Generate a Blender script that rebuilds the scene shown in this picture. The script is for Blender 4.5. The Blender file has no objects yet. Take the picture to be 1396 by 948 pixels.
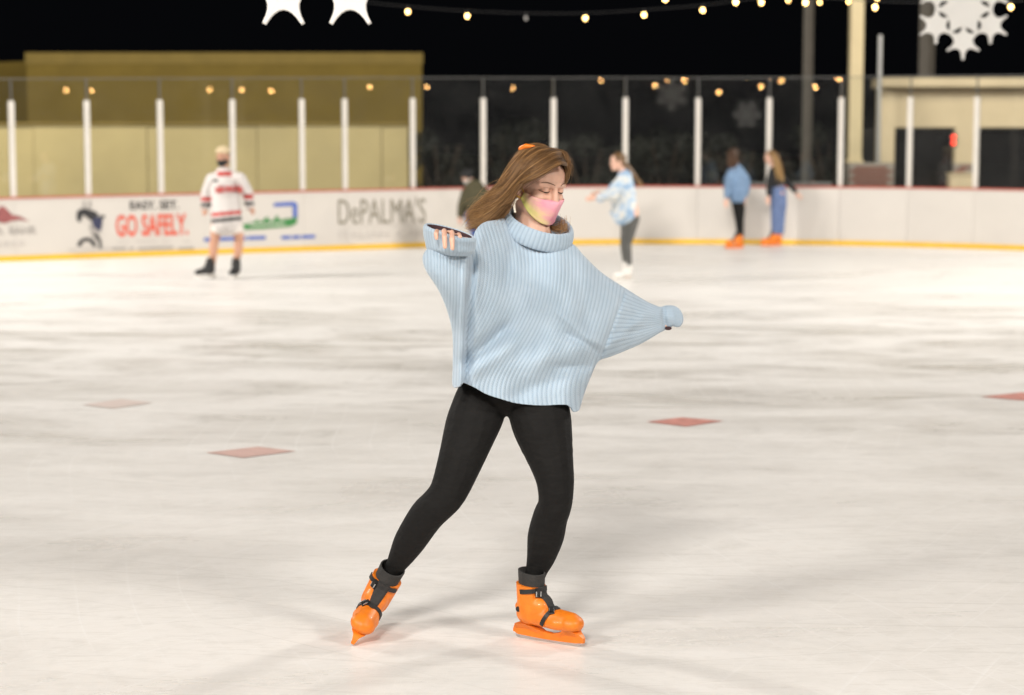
import bpy, math, random
import numpy as np
from mathutils import Vector, Matrix, Quaternion
from mathutils.bvhtree import BVHTree

random.seed(7); rng = np.random.default_rng(7)
sc = bpy.context.scene
COL = sc.collection

# ------------------------------------------------------------------ camera
FPX, CU, CV, CAMH = 2714.0, 698.0, 474.0, 1.75
TILT = math.atan(274.0 / FPX)
cam_d = bpy.data.cameras.new('camera'); cam = bpy.data.objects.new('camera', cam_d); COL.objects.link(cam)
cam.location = (0, 0, CAMH); cam.rotation_euler = (math.pi / 2 - TILT, 0, 0)
cam_d.sensor_width = 36.0; cam_d.lens = 36.0 * FPX / 1396.0
cam_d.clip_start = 0.1; cam_d.clip_end = 2000
cam_d.dof.use_dof = True; cam_d.dof.focus_distance = 6.93; cam_d.dof.aperture_fstop = 2.6
sc.camera = cam
# ------------------------------------------------------------------ night sky
w = bpy.data.worlds.new('World'); sc.world = w; w.use_nodes = True
nt = w.node_tree; bg = nt.nodes['Background']
bg.inputs['Color'].default_value = (0.55, 0.6, 0.75, 1); bg.inputs['Strength'].default_value = 0.0035
# ------------------------------------------------------------------ exposure
sc.view_settings.view_transform = 'Standard'; sc.view_settings.look = 'None'
sc.view_settings.exposure = 0.0; sc.view_settings.gamma = 1.0
sc.cycles.use_denoising = True
sc.cycles.sample_clamp_indirect = 6.0
sc.cycles.max_bounces = 8; sc.cycles.transparent_max_bounces = 16
FLOOD = 0.46       # overall flood lighting level

# ------------------------------------------------------------------ pixel -> world
CT, ST = math.cos(TILT), math.sin(TILT)
def ray(u, v):
    x = (u - CU) / FPX; y = (CV - v) / FPX
    return Vector((x, CT + ST * y, -ST + CT * y))
def P(u, v, Y):
    d = ray(u, v); return Vector((0, 0, CAMH)) + d * (Y / d.y)
def G(u, v, z=0.0):
    d = ray(u, v); return Vector((0, 0, CAMH)) + d * ((z - CAMH) / d.z)
def proj(p):
    q = Vector(p) - Vector((0, 0, CAMH))
    f = q.y * CT - q.z * ST; up = q.y * ST + q.z * CT
    return CU + FPX * q.x / f, CV - FPX * up / f

# ------------------------------------------------------------------ helpers
def tag(o, label=None, cat=None, group=None, kind=None):
    if label: o['label'] = label
    if cat: o['category'] = cat
    if group: o['group'] = group
    if kind: o['kind'] = kind
    return o
def empty(name, loc, label=None, cat=None, group=None):
    o = bpy.data.objects.new(name, None); COL.objects.link(o); o.location = loc; o.empty_display_size = 0.1
    return tag(o, label, cat, group)
def link(name, me, mat=None, parent=None, smooth=False, base=None):
    """mesh given in world coordinates; origin moved to base / parent."""
    o = bpy.data.objects.new(name, me); COL.objects.link(o)
    if mat is not None:
        me.materials.clear()
        for m in (mat if isinstance(mat, (list, tuple)) else [mat]): me.materials.append(m)
    if smooth:
        me.polygons.foreach_set('use_smooth', [True] * len(me.polygons))
    if base is not None:
        me.transform(Matrix.Translation(-Vector(base))); o.location = base
    if parent is not None:
        o.parent = parent
        o.matrix_parent_inverse = Matrix.Translation(-world_loc(parent))
    return o
def world_loc(o):
    # every object here is placed by translation only while parts are linked
    loc = Vector(o.location)
    if o.parent is not None:
        loc = loc + world_loc(o.parent) + o.matrix_parent_inverse.translation
    return loc

class MB:
    def __init__(s): s.v = []; s.f = []
    def add(s, v, f):
        n = len(s.v); s.v += [tuple(p) for p in v]; s.f += [tuple(i + n for i in q) for q in f]; return s
    def box(s, c, d, R=None):
        c = Vector(c); hx, hy, hz = d[0] / 2, d[1] / 2, d[2] / 2
        p = [Vector((x, y, z)) for x in (-hx, hx) for y in (-hy, hy) for z in (-hz, hz)]
        if R is not None: p = [R @ q for q in p]
        return s.add([c + q for q in p], [(0, 1, 3, 2), (4, 6, 7, 5), (0, 4, 5, 1), (2, 3, 7, 6), (0, 2, 6, 4), (1, 5, 7, 3)])
    def loft(s, rings, cap0=True, cap1=True):
        n = len(rings[0]); v = []; f = []
        for r in rings: v += list(r)
        for k in range(len(rings) - 1):
            for i in range(n):
                j = (i + 1) % n
                f.append((k * n + i, k * n + j, (k + 1) * n + j, (k + 1) * n + i))
        if cap0: f.append(tuple(range(n))[::-1])
        if cap1: f.append(tuple((len(rings) - 1) * n + i for i in range(n)))
        return s.add(v, f)
    def tube(s, pts, rad, n=8, caps=True, flat=1.0, hint=None):
        return s.loft(tube_rings(pts, rad, n, flat, hint), caps, caps)
    def ell(s, c, r, R=None, nu=16, nv=10):
        c = Vector(c); rings = []
        for k in range(nv + 1):
            t = math.pi * k / nv; t = min(max(t, 0.02), math.pi - 0.02)
            rg = []
            for i in range(nu):
                a = 2 * math.pi * i / nu
                p = Vector((r[0] * math.sin(t) * math.cos(a), r[1] * math.sin(t) * math.sin(a), -r[2] * math.cos(t)))
                rg.append(c + (R @ p if R is not None else p))
            rings.append(rg)
        return s.loft(rings)
    def cap(s, a, b, ra, rb, n=14):
        """tapered capsule"""
        a = Vector(a); b = Vector(b); d = (b - a)
        L = d.length; d = d / L if L > 1e-6 else Vector((0, 0, 1))
        pts = []; rad = []
        for k in range(5):
            t = math.pi / 2 * k / 4.5 + 0.12
            pts.append(a - d * ra * math.cos(t)); rad.append(ra * math.sin(t))
        pts.append(a + d * 0.02 * L); rad.append(ra); pts.append(b - d * 0.02 * L); rad.append(rb)
        for k in range(5):
            t = math.pi / 2 * (1 - k / 4.5) - 0.12 * 0
            t = max(t, 0.15)
            pts.append(b + d * rb * math.cos(t)); rad.append(rb * math.sin(t))
        return s.tube(pts, rad, n)
    def chain(s, pts, rads, n=14):
        for i in range(len(pts) - 1): s.cap(pts[i], pts[i + 1], rads[i], rads[i + 1], n)
        return s
    def mesh(s, name='mesh'):
        me = bpy.data.meshes.new(name); me.from_pydata(s.v, [], s.f); me.update(); return me
    def build(s, name, mat=None, parent=None, smooth=False, base=None):
        return link(name, s.mesh(name), mat, parent, smooth, base)
    def xf(s, M):
        s.v = [tuple(M @ Vector(p)) for p in s.v]; return s

def tube_rings(pts, rad, n=8, flat=1.0, hint=None):
    pts = [Vector(p) for p in pts]; rings = []
    if not hasattr(rad, '__len__'): rad = [rad] * len(pts)
    up = Vector(hint) if hint is not None else None
    for k, p in enumerate(pts):
        t = (pts[min(k + 1, len(pts) - 1)] - pts[max(k - 1, 0)])
        t = t.normalized() if t.length > 1e-9 else Vector((0, 0, 1))
        if up is None:
            up = Vector((0, 0, 1)) if abs(t.z) < 0.9 else Vector((1, 0, 0))
        a = up - t * up.dot(t)
        if a.length < 1e-6: a = t.orthogonal()
        a.normalize(); b = t.cross(a)
        if hint is None: up = a
        rings.append([p + (a * math.cos(q) * rad[k] + b * math.sin(q) * rad[k] * flat) for q in (2 * math.pi * i / n for i in range(n))])
    return rings
def catmull(pts, m=6):
    pts = [np.array(p, float) for p in pts]; out = []
    n = len(pts)
    for i in range(n - 1):
        p0 = pts[max(i - 1, 0)]; p1 = pts[i]; p2 = pts[i + 1]; p3 = pts[min(i + 2, n - 1)]
        for k in range(m):
            t = k / m
            out.append(0.5 * ((2 * p1) + (-p0 + p2) * t + (2 * p0 - 5 * p1 + 4 * p2 - p3) * t * t + (-p0 + 3 * p1 - 3 * p2 + p3) * t ** 3))
    out.append(pts[-1]); return np.array(out)
def remeshed(mb, voxel, smooth=4, name='mesh'):
    me = mb.mesh('tmp'); o = bpy.data.objects.new('tmp', me); COL.objects.link(o)
    m = o.modifiers.new('r', 'REMESH'); m.mode = 'VOXEL'; m.voxel_size = voxel; m.use_smooth_shade = True
    if smooth:
        q = o.modifiers.new('s', 'SMOOTH'); q.factor = 0.5; q.iterations = smooth
    dg = bpy.context.evaluated_depsgraph_get()
    out = bpy.data.meshes.new_from_object(o.evaluated_get(dg))
    bpy.data.objects.remove(o); bpy.data.meshes.remove(me)
    out.name = name; return out
def mverts(me):
    a = np.empty(len(me.vertices) * 3, np.float64)
    b = np.empty(len(me.vertices) * 3, np.float32); me.vertices.foreach_get('co', b); a[:] = b
    return a.reshape(-1, 3)
def set_verts(me, a):
    me.vertices.foreach_set('co', np.ascontiguousarray(a, np.float32).ravel()); me.update()
def bvh_of(me):
    return BVHTree.FromPolygons([v.co.copy() for v in me.vertices], [tuple(p.vertices) for p in me.polygons])

# ------------------------------------------------------------------ materials
def new_mat(name):
    m = bpy.data.materials.new(name); m.use_nodes = True
    t = m.node_tree; return m, t, t.nodes['Principled BSDF']
def N(t, typ, **kw):
    n = t.nodes.new(typ)
    for k, v in kw.items():
        if k in n.inputs: n.inputs[k].default_value = v
        else: setattr(n, k, v)
    return n
def ramp(t, src, stops):
    r = t.nodes.new('ShaderNodeValToRGB'); e = r.color_ramp.elements
    while len(e) < len(stops): e.new(0.5)
    for el, (p, c) in zip(e, stops):
        el.position = p; el.color = (*c, 1) if len(c) == 3 else c
    t.links.new(src, r.inputs['Fac']); return r.outputs['Color']
def M(name, col, rough=0.5, var=0.12, scale=8.0, bump=0.0, bscale=None, metal=0.0, spec=0.5, coat=0.0, stretch=(1, 1, 1), sheen=0.0, emit=None, estr=0.0, sss=0.0):
    m, t, b = new_mat(name)
    b.inputs['Roughness'].default_value = rough; b.inputs['Metallic'].default_value = metal
    b.inputs['Specular IOR Level'].default_value = spec; b.inputs['Coat Weight'].default_value = coat
    b.inputs['Sheen Weight'].default_value = sheen
    if sss:
        b.inputs['Subsurface Weight'].default_value = sss; b.inputs['Subsurface Radius'].default_value = (0.012, 0.005, 0.003); b.inputs['Subsurface Scale'].default_value = 1.0
    tc = N(t, 'ShaderNodeTexCoord'); mp = N(t, 'ShaderNodeMapping'); mp.inputs['Scale'].default_value = stretch
    t.links.new(tc.outputs['Object'], mp.inputs['Vector'])
    nz = N(t, 'ShaderNodeTexNoise', Scale=scale, Detail=5.0, Roughness=0.6); t.links.new(mp.outputs[0], nz.inputs['Vector'])
    lo = tuple(c * (1 - var) for c in col); hi = tuple(min(1, c * (1 + var)) for c in col)
    t.links.new(ramp(t, nz.outputs['Fac'], [(0.3, lo), (0.7, hi)]), b.inputs['Base Color'])
    if bump:
        n2 = N(t, 'ShaderNodeTexNoise', Scale=bscale or scale * 6, Detail=4.0); t.links.new(mp.outputs[0], n2.inputs['Vector'])
        bp = N(t, 'ShaderNodeBump', Strength=bump, Distance=0.01); t.links.new(n2.outputs['Fac'], bp.inputs['Height'])
        t.links.new(bp.outputs[0], b.inputs['Normal'])
    if emit:
        b.inputs['Emission Color'].default_value = (*emit, 1); b.inputs['Emission Strength'].default_value = estr
    return m

def ice_material():
    m, t, b = new_mat('ice'); L = t.links.new
    tc = N(t, 'ShaderNodeTexCoord')
    def noise(sx, sy, scale, detail=6.0, rough=0.6, rot=0.0, dist=0.0):
        mp = N(t, 'ShaderNodeMapping'); mp.inputs['Scale'].default_value = (sx, sy, 1); mp.inputs['Rotation'].default_value = (0, 0, rot)
        L(tc.outputs['Object'], mp.inputs['Vector'])
        n = N(t, 'ShaderNodeTexNoise', Scale=scale, Detail=detail, Roughness=rough, Distortion=dist); L(mp.outputs[0], n.inputs['Vector'])
        return n.outputs['Fac']
    def mix(f, a, c):
        x = N(t, 'ShaderNodeMix', data_type='RGBA'); L(f, x.inputs['Factor'])
        for src, key in ((a, 'A'), (c, 'B')):
            if isinstance(src, tuple): [s for s in x.inputs if s.name == key and s.type == 'RGBA'][0].default_value = (*src, 1)
            else: L(src, [s for s in x.inputs if s.name == key and s.type == 'RGBA'][0])
        return [o for o in x.outputs if o.type == 'RGBA'][0]
    # large wet / shaved patches, worn band across the middle of the rink, scratches
    big = noise(0.35, 0.75, 1.3, 9, 0.68, 0.12, 0.8)
    mid = noise(0.5, 1.1, 2.4, 9, 0.70, -0.12, 1.0)
    sep = N(t, 'ShaderNodeSeparateXYZ'); L(tc.outputs['Object'], sep.inputs[0])
    mr = N(t, 'ShaderNodeMapRange'); L(sep.outputs['Y'], mr.inputs['Value'])
    mr.inputs['From Min'].default_value = 9.0; mr.inputs['From Max'].default_value = 16.0; mr.interpolation_type = 'SMOOTHSTEP'
    mr2 = N(t, 'ShaderNodeMapRange'); L(sep.outputs['Y'], mr2.inputs['Value']); mr2.interpolation_type = 'SMOOTHSTEP'
    mr2.inputs['From Min'].default_value = 25.0; mr2.inputs['From Max'].default_value = 18.0
    mul = N(t, 'ShaderNodeMath', operation='MULTIPLY'); L(mr.outputs[0], mul.inputs[0]); L(mr2.outputs[0], mul.inputs[1])
    worn = N(t, 'ShaderNodeMath', operation='MULTIPLY_ADD'); L(mul.outputs[0], worn.inputs[0]); worn.inputs[1].default_value = 0.72; worn.inputs[2].default_value = 0.20
    base = (0.865, 0.845, 0.815); wet = (0.56, 0.535, 0.49); dark = (0.34, 0.32, 0.28)
    f1 = N(t, 'ShaderNodeMath', operation='MULTIPLY'); L(ramp(t, big, [(0.44, (0, 0, 0)), (0.66, (1, 1, 1))]), f1.inputs[0]); L(worn.outputs[0], f1.inputs[1])
    f2 = N(t, 'ShaderNodeMath', operation='MULTIPLY'); L(ramp(t, mid, [(0.53, (0, 0, 0)), (0.72, (1, 1, 1))]), f2.inputs[0]); L(worn.outputs[0], f2.inputs[1])
    c = mix(f1.outputs[0], base, wet); c = mix(f2.outputs[0], c, dark)
    # shaved snow: pale flecks and long scratches in several directions
    bumpv = []
    for k, (rot, sx, sy, lo) in enumerate([(0.35, 0.9, 14, 0.60), (-0.5, 0.8, 16, 0.61), (1.15, 0.8, 15, 0.62), (0.05, 1.1, 12, 0.60), (-1.2, 0.9, 14, 0.62)]):
        s_ = noise(sx, sy, 3.2 + 0.7 * k, 3, 0.55, rot, 0.9)
        fac = ramp(t, s_, [(lo, (0, 0, 0)), (lo + 0.1, (0.55, 0.55, 0.55))])
        c = mix(fac, c, (0.90, 0.88, 0.84) if k % 2 == 0 else (0.70, 0.675, 0.63)); bumpv.append(s_)
    fine = noise(1.5, 60, 6, 2, 0.5, 0.2, 1.5)
    c = mix(ramp(t, fine, [(0.62, (0, 0, 0)), (0.70, (0.6, 0.6, 0.6))]), c, (0.92, 0.90, 0.87))
    fine2 = noise(60, 2.0, 5, 2, 0.5, 0.9, 1.5)
    c = mix(ramp(t, fine2, [(0.63, (0, 0, 0)), (0.70, (0.5, 0.5, 0.5))]), c, (0.92, 0.90, 0.87))
    for k, (cx, cy, sc_, dist, ms) in enumerate([(-9, -4, .9, 3.0, .5), (12, 2, .75, 4.0, .6), (3, 24, .8, 3.5, .45), (-14, 16, 1.1, 3.0, .55), (5, -14, 1.25, 2.5, .7), (20, 14, 1.5, 3.0, .6)]):
        mp = N(t, 'ShaderNodeMapping'); mp.inputs['Location'].default_value = (-cx, -cy, 0); L(tc.outputs['Object'], mp.inputs['Vector'])
        wv = N(t, 'ShaderNodeTexWave', wave_type='RINGS', rings_direction='Z', wave_profile='SAW'); wv.inputs['Scale'].default_value = sc_; wv.inputs['Distortion'].default_value = dist; wv.inputs['Detail'].default_value = 1.0; wv.inputs['Detail Scale'].default_value = .35
        L(mp.outputs[0], wv.inputs['Vector'])
        line = ramp(t, wv.outputs['Fac'], [(.0, (1, 1, 1)), (.034 + .012 * (k % 3), (0, 0, 0))])
        msk = ramp(t, noise(ms, ms, 1.0, 3, .6, k * .7), [(.44, (0, 0, 0)), (.62, (.66, .66, .66))])
        ml = N(t, 'ShaderNodeMath', operation='MULTIPLY'); L(line, ml.inputs[0]); L(msk, ml.inputs[1])
        c = mix(ml.outputs[0], c, (.93, .92, .90) if k % 2 else (.64, .62, .58)); 
    grain = noise(1, 1.6, 9, 8, .75, .3)
    c = mix(ramp(t, grain, [(.50, (0, 0, 0)), (.66, (.35, .35, .35))]), c, (.66, .64, .60))
    snow = noise(1, 1, 38, 4, .7)
    c = mix(ramp(t, snow, [(.60, (0, 0, 0)), (.70, (.5, .5, .5))]), c, (.93, .925, .91))
    L(c, b.inputs['Base Color'])
    r = ramp(t, big, [(0.35, (0.42, 0.42, 0.42)), (0.7, (0.22, 0.22, 0.22))]); L(r, b.inputs['Roughness'])
    b.inputs['IOR'].default_value = 1.31; b.inputs['Specular IOR Level'].default_value = 0.35
    add = N(t, 'ShaderNodeMath', operation='ADD'); L(bumpv[0], add.inputs[0]); L(fine, add.inputs[1])
    bp = N(t, 'ShaderNodeBump', Strength=0.25, Distance=0.004); L(add.outputs[0], bp.inputs['Height']); L(bp.outputs[0], b.inputs['Normal'])
    return m

def knit_material():
    m, t, b = new_mat('knit'); L = t.links.new
    uv = N(t, 'ShaderNodeUVMap', uv_map='knit')
    sp = N(t, 'ShaderNodeSeparateXYZ'); L(uv.outputs[0], sp.inputs[0])
    # u counts ribs, v counts stitches along a rib
    fr = N(t, 'ShaderNodeMath', operation='FRACT'); L(sp.outputs['X'], fr.inputs[0])
    pk = N(t, 'ShaderNodeMath', operation='PINGPONG'); L(sp.outputs['X'], pk.inputs[0]); pk.inputs[1].default_value = 0.5   # 0..0.5
    off = N(t, 'ShaderNodeMath', operation='MULTIPLY_ADD'); L(pk.outputs[0], off.inputs[0]); off.inputs[1].default_value = 1.6; L(sp.outputs['Y'], off.inputs[2])
    sn = N(t, 'ShaderNodeMath', operation='SINE')
    m6 = N(t, 'ShaderNodeMath', operation='MULTIPLY'); L(off.outputs[0], m6.inputs[0]); m6.inputs[1].default_value = 6.2832; L(m6.outputs[0], sn.inputs[0])
    tc = N(t, 'ShaderNodeTexCoord')
    nz = N(t, 'ShaderNodeTexNoise', Scale=9.0, Detail=6.0); L(tc.outputs['Object'], nz.inputs['Vector'])
    fz = N(t, 'ShaderNodeTexNoise', Scale=420.0, Detail=3.0); L(tc.outputs['Object'], fz.inputs['Vector'])
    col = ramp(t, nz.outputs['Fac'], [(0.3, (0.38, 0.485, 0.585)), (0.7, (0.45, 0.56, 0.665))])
    rib = ramp(t, pk.outputs[0], [(0.0, (0.76, 0.79, 0.82)), (0.26, (1.0, 1.0, 1.0))])  # grooves between ribs darkened, shade put into the base colour
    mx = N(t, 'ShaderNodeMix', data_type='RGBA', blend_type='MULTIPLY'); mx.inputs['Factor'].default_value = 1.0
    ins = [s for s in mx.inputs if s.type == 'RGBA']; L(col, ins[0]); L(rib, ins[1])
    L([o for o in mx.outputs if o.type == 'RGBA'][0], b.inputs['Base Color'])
    b.inputs['Roughness'].default_value = 0.95; b.inputs['Sheen Weight'].default_value = 0.35; b.inputs['Specular IOR Level'].default_value = 0.1
    h = N(t, 'ShaderNodeMath', operation='MULTIPLY_ADD'); L(sn.outputs[0], h.inputs[0]); h.inputs[1].default_value = 0.35; L(fz.outputs['Fac'], h.inputs[2])
    bp = N(t, 'ShaderNodeBump', Strength=0.35, Distance=0.0025); L(h.outputs[0], bp.inputs['Height']); L(bp.outputs[0], b.inputs['Normal'])
    return m

def glass_material():
    m, t, b = new_mat('arena_glass'); L = t.links.new; t.nodes.remove(b)
    out = t.nodes['Material Output']
    tr = N(t, 'ShaderNodeBsdfTransparent'); tr.inputs[0].default_value = (0.975, 0.985, 0.98, 1)
    gl = N(t, 'ShaderNodeBsdfGlossy', Roughness=0.012); gl.inputs[0].default_value = (1, 1, 1, 1)
    df = N(t, 'ShaderNodeBsdfDiffuse'); df.inputs[0].default_value = (0.8, 0.8, 0.78, 1)
    tc = N(t, 'ShaderNodeTexCoord'); nz = N(t, 'ShaderNodeTexNoise', Scale=1.6, Detail=7.0, Roughness=0.7); L(tc.outputs['Object'], nz.inputs['Vector'])
    fac = ramp(t, nz.outputs['Fac'], [(0.3, (0.003, 0.003, 0.003)), (0.75, (0.012, 0.012, 0.012))])
    m1 = N(t, 'ShaderNodeMixShader'); L(fac, m1.inputs[0]); L(tr.outputs[0], m1.inputs[1]); L(df.outputs[0], m1.inputs[2])
    fr = N(t, 'ShaderNodeFresnel', IOR=1.5)
    m2 = N(t, 'ShaderNodeMixShader'); L(fr.outputs[0], m2.inputs[0]); L(m1.outputs[0], m2.inputs[1]); L(gl.outputs[0], m2.inputs[2])
    L(m2.outputs[0], out.inputs['Surface']); return m

def brick_base(): return M('brick', (0.24, 0.10, 0.07), 0.85, 0.25, 3, 0.3)

MAT = dict(
    ice=ice_material(), knit=knit_material(), glass=glass_material(),
    asphalt=M('asphalt', (0.045, 0.044, 0.042), 0.9, 0.3, 1.2, 0.3, 60),
    board=M('board_white', (0.57, 0.54, 0.50), 0.32, 0.02, 2.2, 0.05, 5),
    kick=M('kick_yellow', (0.72, 0.43, 0.012), 0.4, 0.08, 4),
    cap=M('cap_red', (0.46, 0.10, 0.07), 0.4, 0.12, 5),
    post=M('post_white', (0.60, 0.57, 0.52), 0.4, 0.05, 4),
    trim=M('trim_clear', (0.11, 0.11, 0.105), 0.3, 0.1, 4),
    red_line=M('ice_red', (0.66, 0.31, 0.265), 0.4, 0.25, 14.0),
    red_faint=M('ice_red_faint', (0.72, 0.50, 0.45), 0.4, 0.12, 9.0),
    red_ghost=M('ice_red_ghost', (0.77, 0.66, 0.61), 0.4, 0.06, 9.0),
    olive=M('olive_stucco', (0.20, 0.14, 0.026), 0.9, 0.12, 1.2, 0.3, 40),
    olive_trim=M('olive_trim', (0.24, 0.172, 0.04), 0.8, 0.1, 2),
    cream=M('cream_panel', (0.50, 0.41, 0.20), 0.75, 0.10, 0.7, 0.15, 20),
    stucco=M('cream_stucco', (0.60, 0.50, 0.33), 0.85, 0.08, 1.5, 0.2, 50),
    brick=M('brick', (0.21, 0.095, 0.07), 0.85, 0.3, 3, 0.3, 60),
    mortar=M('mortar', (0.30, 0.27, 0.23), 0.9, 0.1, 9),
    dark_pane=M('dark_window', (0.012, 0.012, 0.013), 0.12, 0.2, 2),
    frame_dark=M('dark_frame', (0.03, 0.028, 0.025), 0.4, 0.1, 5),
    column=M('column_cream', (0.60, 0.50, 0.30), 0.7, 0.06, 2),
    pole=M('pole_grey', (0.16, 0.145, 0.125), 0.55, 0.1, 3, metal=0.2),
    steel=M('steel', (0.6, 0.6, 0.6), 0.22, 0.05, 8, metal=1.0),
    alu=M('aluminium', (0.42, 0.42, 0.41), 0.4, 0.08, 6, metal=0.6),
    flake=M('flake_white', (0.76, 0.75, 0.72), 0.5, 0.04, 3, 0.05),
    wire=M('wire_black', (0.012, 0.012, 0.012), 0.6, 0.1, 10),
    bulb=M('bulb_lit', (1.0, 0.8, 0.45), 0.3, 0.0, 1, emit=(1.0, 0.62, 0.20), estr=14.0),
    bulb_big=M('bulb_lit_bright', (1.0, 0.8, 0.45), 0.3, 0.0, 1, emit=(1.0, 0.50, 0.16), estr=150.0),
    bulb_mid=M('bulb_lit_medium', (1.0, 0.8, 0.45), 0.3, 0.0, 1, emit=(1.0, 0.50, 0.16), estr=55.0),
    bulb_off=M('bulb_unlit', (0.32, 0.31, 0.30), 0.15, 0.05, 5),
    led=M('led_red', (0.6, 0.02, 0.01), 0.4, 0.0, 1, emit=(1.0, 0.05, 0.02), estr=4.0),
    skin=M('skin', (0.68, 0.42, 0.315), 0.48, 0.07, 26, 0.06, 300, sss=0.12),
    skin_leg=M('skin_tan', (0.50, 0.27, 0.18), 0.55, 0.08, 12),
    lash=M('lash', (0.045, 0.026, 0.018), 0.7, 0.1, 20),
    brow=M('brow', (0.22, 0.125, 0.08), 0.8, 0.15, 60),
    lid=M('lid', (0.52, 0.30, 0.22), 0.5, 0.1, 40),
    legging=M('legging_black', (0.0065, 0.0062, 0.006), 0.8, 0.25, 18, 0.5, 26, spec=0.25, stretch=(1, 1, 2.2)),
    orange=M('skate_orange', (0.80, 0.205, 0.010), 0.46, 0.13, 22, 0.06, 60, coat=0.05),
    rubber=M('skate_black', (0.014, 0.014, 0.015), 0.55, 0.2, 30, 0.1, 120),
    liner=M('skate_liner', (0.03, 0.029, 0.028), 0.85, 0.2, 30, 0.3, 150),
    white_leather=M('skate_white', (0.72, 0.70, 0.66), 0.4, 0.06, 10),
    earring=M('earring', (0.72, 0.68, 0.58), 0.3, 0.1, 60, metal=0.2),
    clip=M('clip_orange', (0.85, 0.20, 0.01), 0.35, 0.05, 10),
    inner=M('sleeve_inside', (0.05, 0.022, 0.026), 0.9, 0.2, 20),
    black=M('print_black', (0.02, 0.02, 0.022), 0.4, 0.15, 9),
    navy=M('print_navy', (0.025, 0.03, 0.075), 0.4, 0.15, 9),
    p_red=M('print_red', (0.66, 0.10, 0.055), 0.4, 0.08, 9),
    p_grey=M('print_grey', (0.33, 0.31, 0.29), 0.4, 0.1, 9),
    p_pale=M('print_pale_grey', (0.50, 0.47, 0.44), 0.4, 0.1, 9),
    p_olive=M('print_olive', (0.22, 0.20, 0.15), 0.4, 0.1, 9),
    p_maroon=M('print_maroon', (0.26, 0.075, 0.075), 0.4, 0.3, 9),
    p_blue=M('print_blue', (0.06, 0.12, 0.42), 0.4, 0.1, 9),
    p_green=M('print_green', (0.035, 0.21, 0.05), 0.4, 0.15, 9),
    leaf=M('leaf_dark', (0.020, 0.023, 0.016), 0.6, 0.35, 3),
    bark=M('bark', (0.07, 0.05, 0.035), 0.9, 0.3, 6, 0.4),
)

# ================================================================== FLOODLIGHTS (out of frame, light the rink at night; two added to brighten the buildings)
def floodlight(loc, target, power, size, label, col=(1.0, 0.95, 0.89)):
    loc = Vector(loc); base = Vector((loc.x, loc.y, 0))
    d = (Vector(target) - loc).normalized(); R = d.to_track_quat('-Z', 'Y').to_matrix()
    root = empty('floodlight_mast', base, label, 'floodlight', 'floodlight masts around the rink')
    back = loc - d * 0.45
    MB().tube([base, Vector((back.x, back.y, back.z * 0.5)), back], [0.13, 0.10, 0.07], 12).build('mast', MAT['pole'], root, True)
    MB().box(back + Vector((0, 0, 0.0)), (size * 0.9, 0.1, 0.1), R).build('cross_arm', MAT['pole'], root)
    MB().box(loc - d * 0.2, (size, size * 0.45, 0.22), R).build('lamp_housing', MAT['frame_dark'], root)
    ld = bpy.data.lights.new('flood', 'AREA'); ld.shape = 'RECTANGLE'; ld.size = size; ld.size_y = size * 0.45
    ld.energy = power * FLOOD; ld.color = col
    lo = bpy.data.objects.new('flood_lamp', ld); COL.objects.link(lo); lo.location = loc; lo.rotation_euler = R.to_euler()
    lo.parent = root; lo.matrix_parent_inverse = Matrix.Translation(-base)
floodlight((-12.5, -3.0, 10.5), (0, 9, 0), 3800, 3.6, 'tall floodlight mast at the near left corner of the rink')
floodlight((13.5, -4.0, 10.5), (0, 10, 0), 3700, 3.6, 'tall floodlight mast at the near right corner of the rink')
floodlight((-15.5, 21.0, 10.5), (0, 30, 0), 8300, 4.5, 'tall floodlight mast beside the left boards')
floodlight((15.5, 21.0, 10.5), (0, 30, 0), 8300, 4.5, 'tall floodlight mast beside the right boards')
floodlight((-3.0, -9.0, 11.0), (0, 28, 1), 6000, 3.6, 'tall floodlight mast behind the photographer')
floodlight((-16.0, 36.5, 7.5), (-5, 45, 1.5), 1600, 1.6, 'added shorter yellow floodlight mast, out of view, brightening the cream wall', (1.0, 0.90, 0.66))  # added lamp, unseen, lifts the dim cream wall and olive building
floodlight((19.0, 33.0, 7.5), (10, 41, 1.8), 1900, 1.6, 'added shorter warm floodlight mast, out of view, brightening the pavilion', (1.0, 0.90, 0.70))  # added lamp, unseen, lifts the dim pavilion front

# ================================================================== SETTING
tag(MB().add([(-150, -60, -0.06), (150, -60, -0.06), (150, 400, -0.06), (-150, 400, -0.06)], [(0, 1, 2, 3)]).build('ground', MAT['asphalt']), 'dark asphalt ground around the rink', None, None, 'structure')

# curve of the dasher boards, measured where the kick strip meets the ice
cu = np.array([-400, -200, 0, 300, 582, 700, 860, 1000, 1160, 1270, 1396, 1520, 1750], float)
cvv = np.array([372.5, 364.8, 357, 346.5, 337.6, 334.7, 332.9, 333.2, 335.1, 337.8, 341.8, 346.8, 359], float)
def kick_v(u):
    cc = catmull(np.stack([cu, cvv], 1), 20); return float(np.interp(u, cc[:, 0], cc[:, 1]))
post_u = [-390, -285, -182, -80, 22, 124, 223, 321, 415, 473, 565, 660, 755, 852, 950, 1046, 1143, 1236, 1326, 1416, 1506, 1600, 1700]
wall_pts = [G(u, kick_v(u)) for u in post_u]
seg_len = [(wall_pts[i + 1] - wall_pts[i]).length for i in range(len(wall_pts) - 1)]
arc = np.concatenate([[0], np.cumsum(seg_len)])
BH, KH = 1.02, 0.088
def wall_frame(i):
    a, b = wall_pts[i], wall_pts[i + 1]; t = (b - a).normalized(); n = Vector((t.y, -t.x, 0))   # n points to the rink
    return a, b, t, n
def Wp(s, z, off=0.0):
    i = int(np.clip(np.searchsorted(arc, s) - 1, 0, len(seg_len) - 1)); a, b, t, n = wall_frame(i)
    return a + t * (s - arc[i]) + n * off + Vector((0, 0, z))
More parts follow.
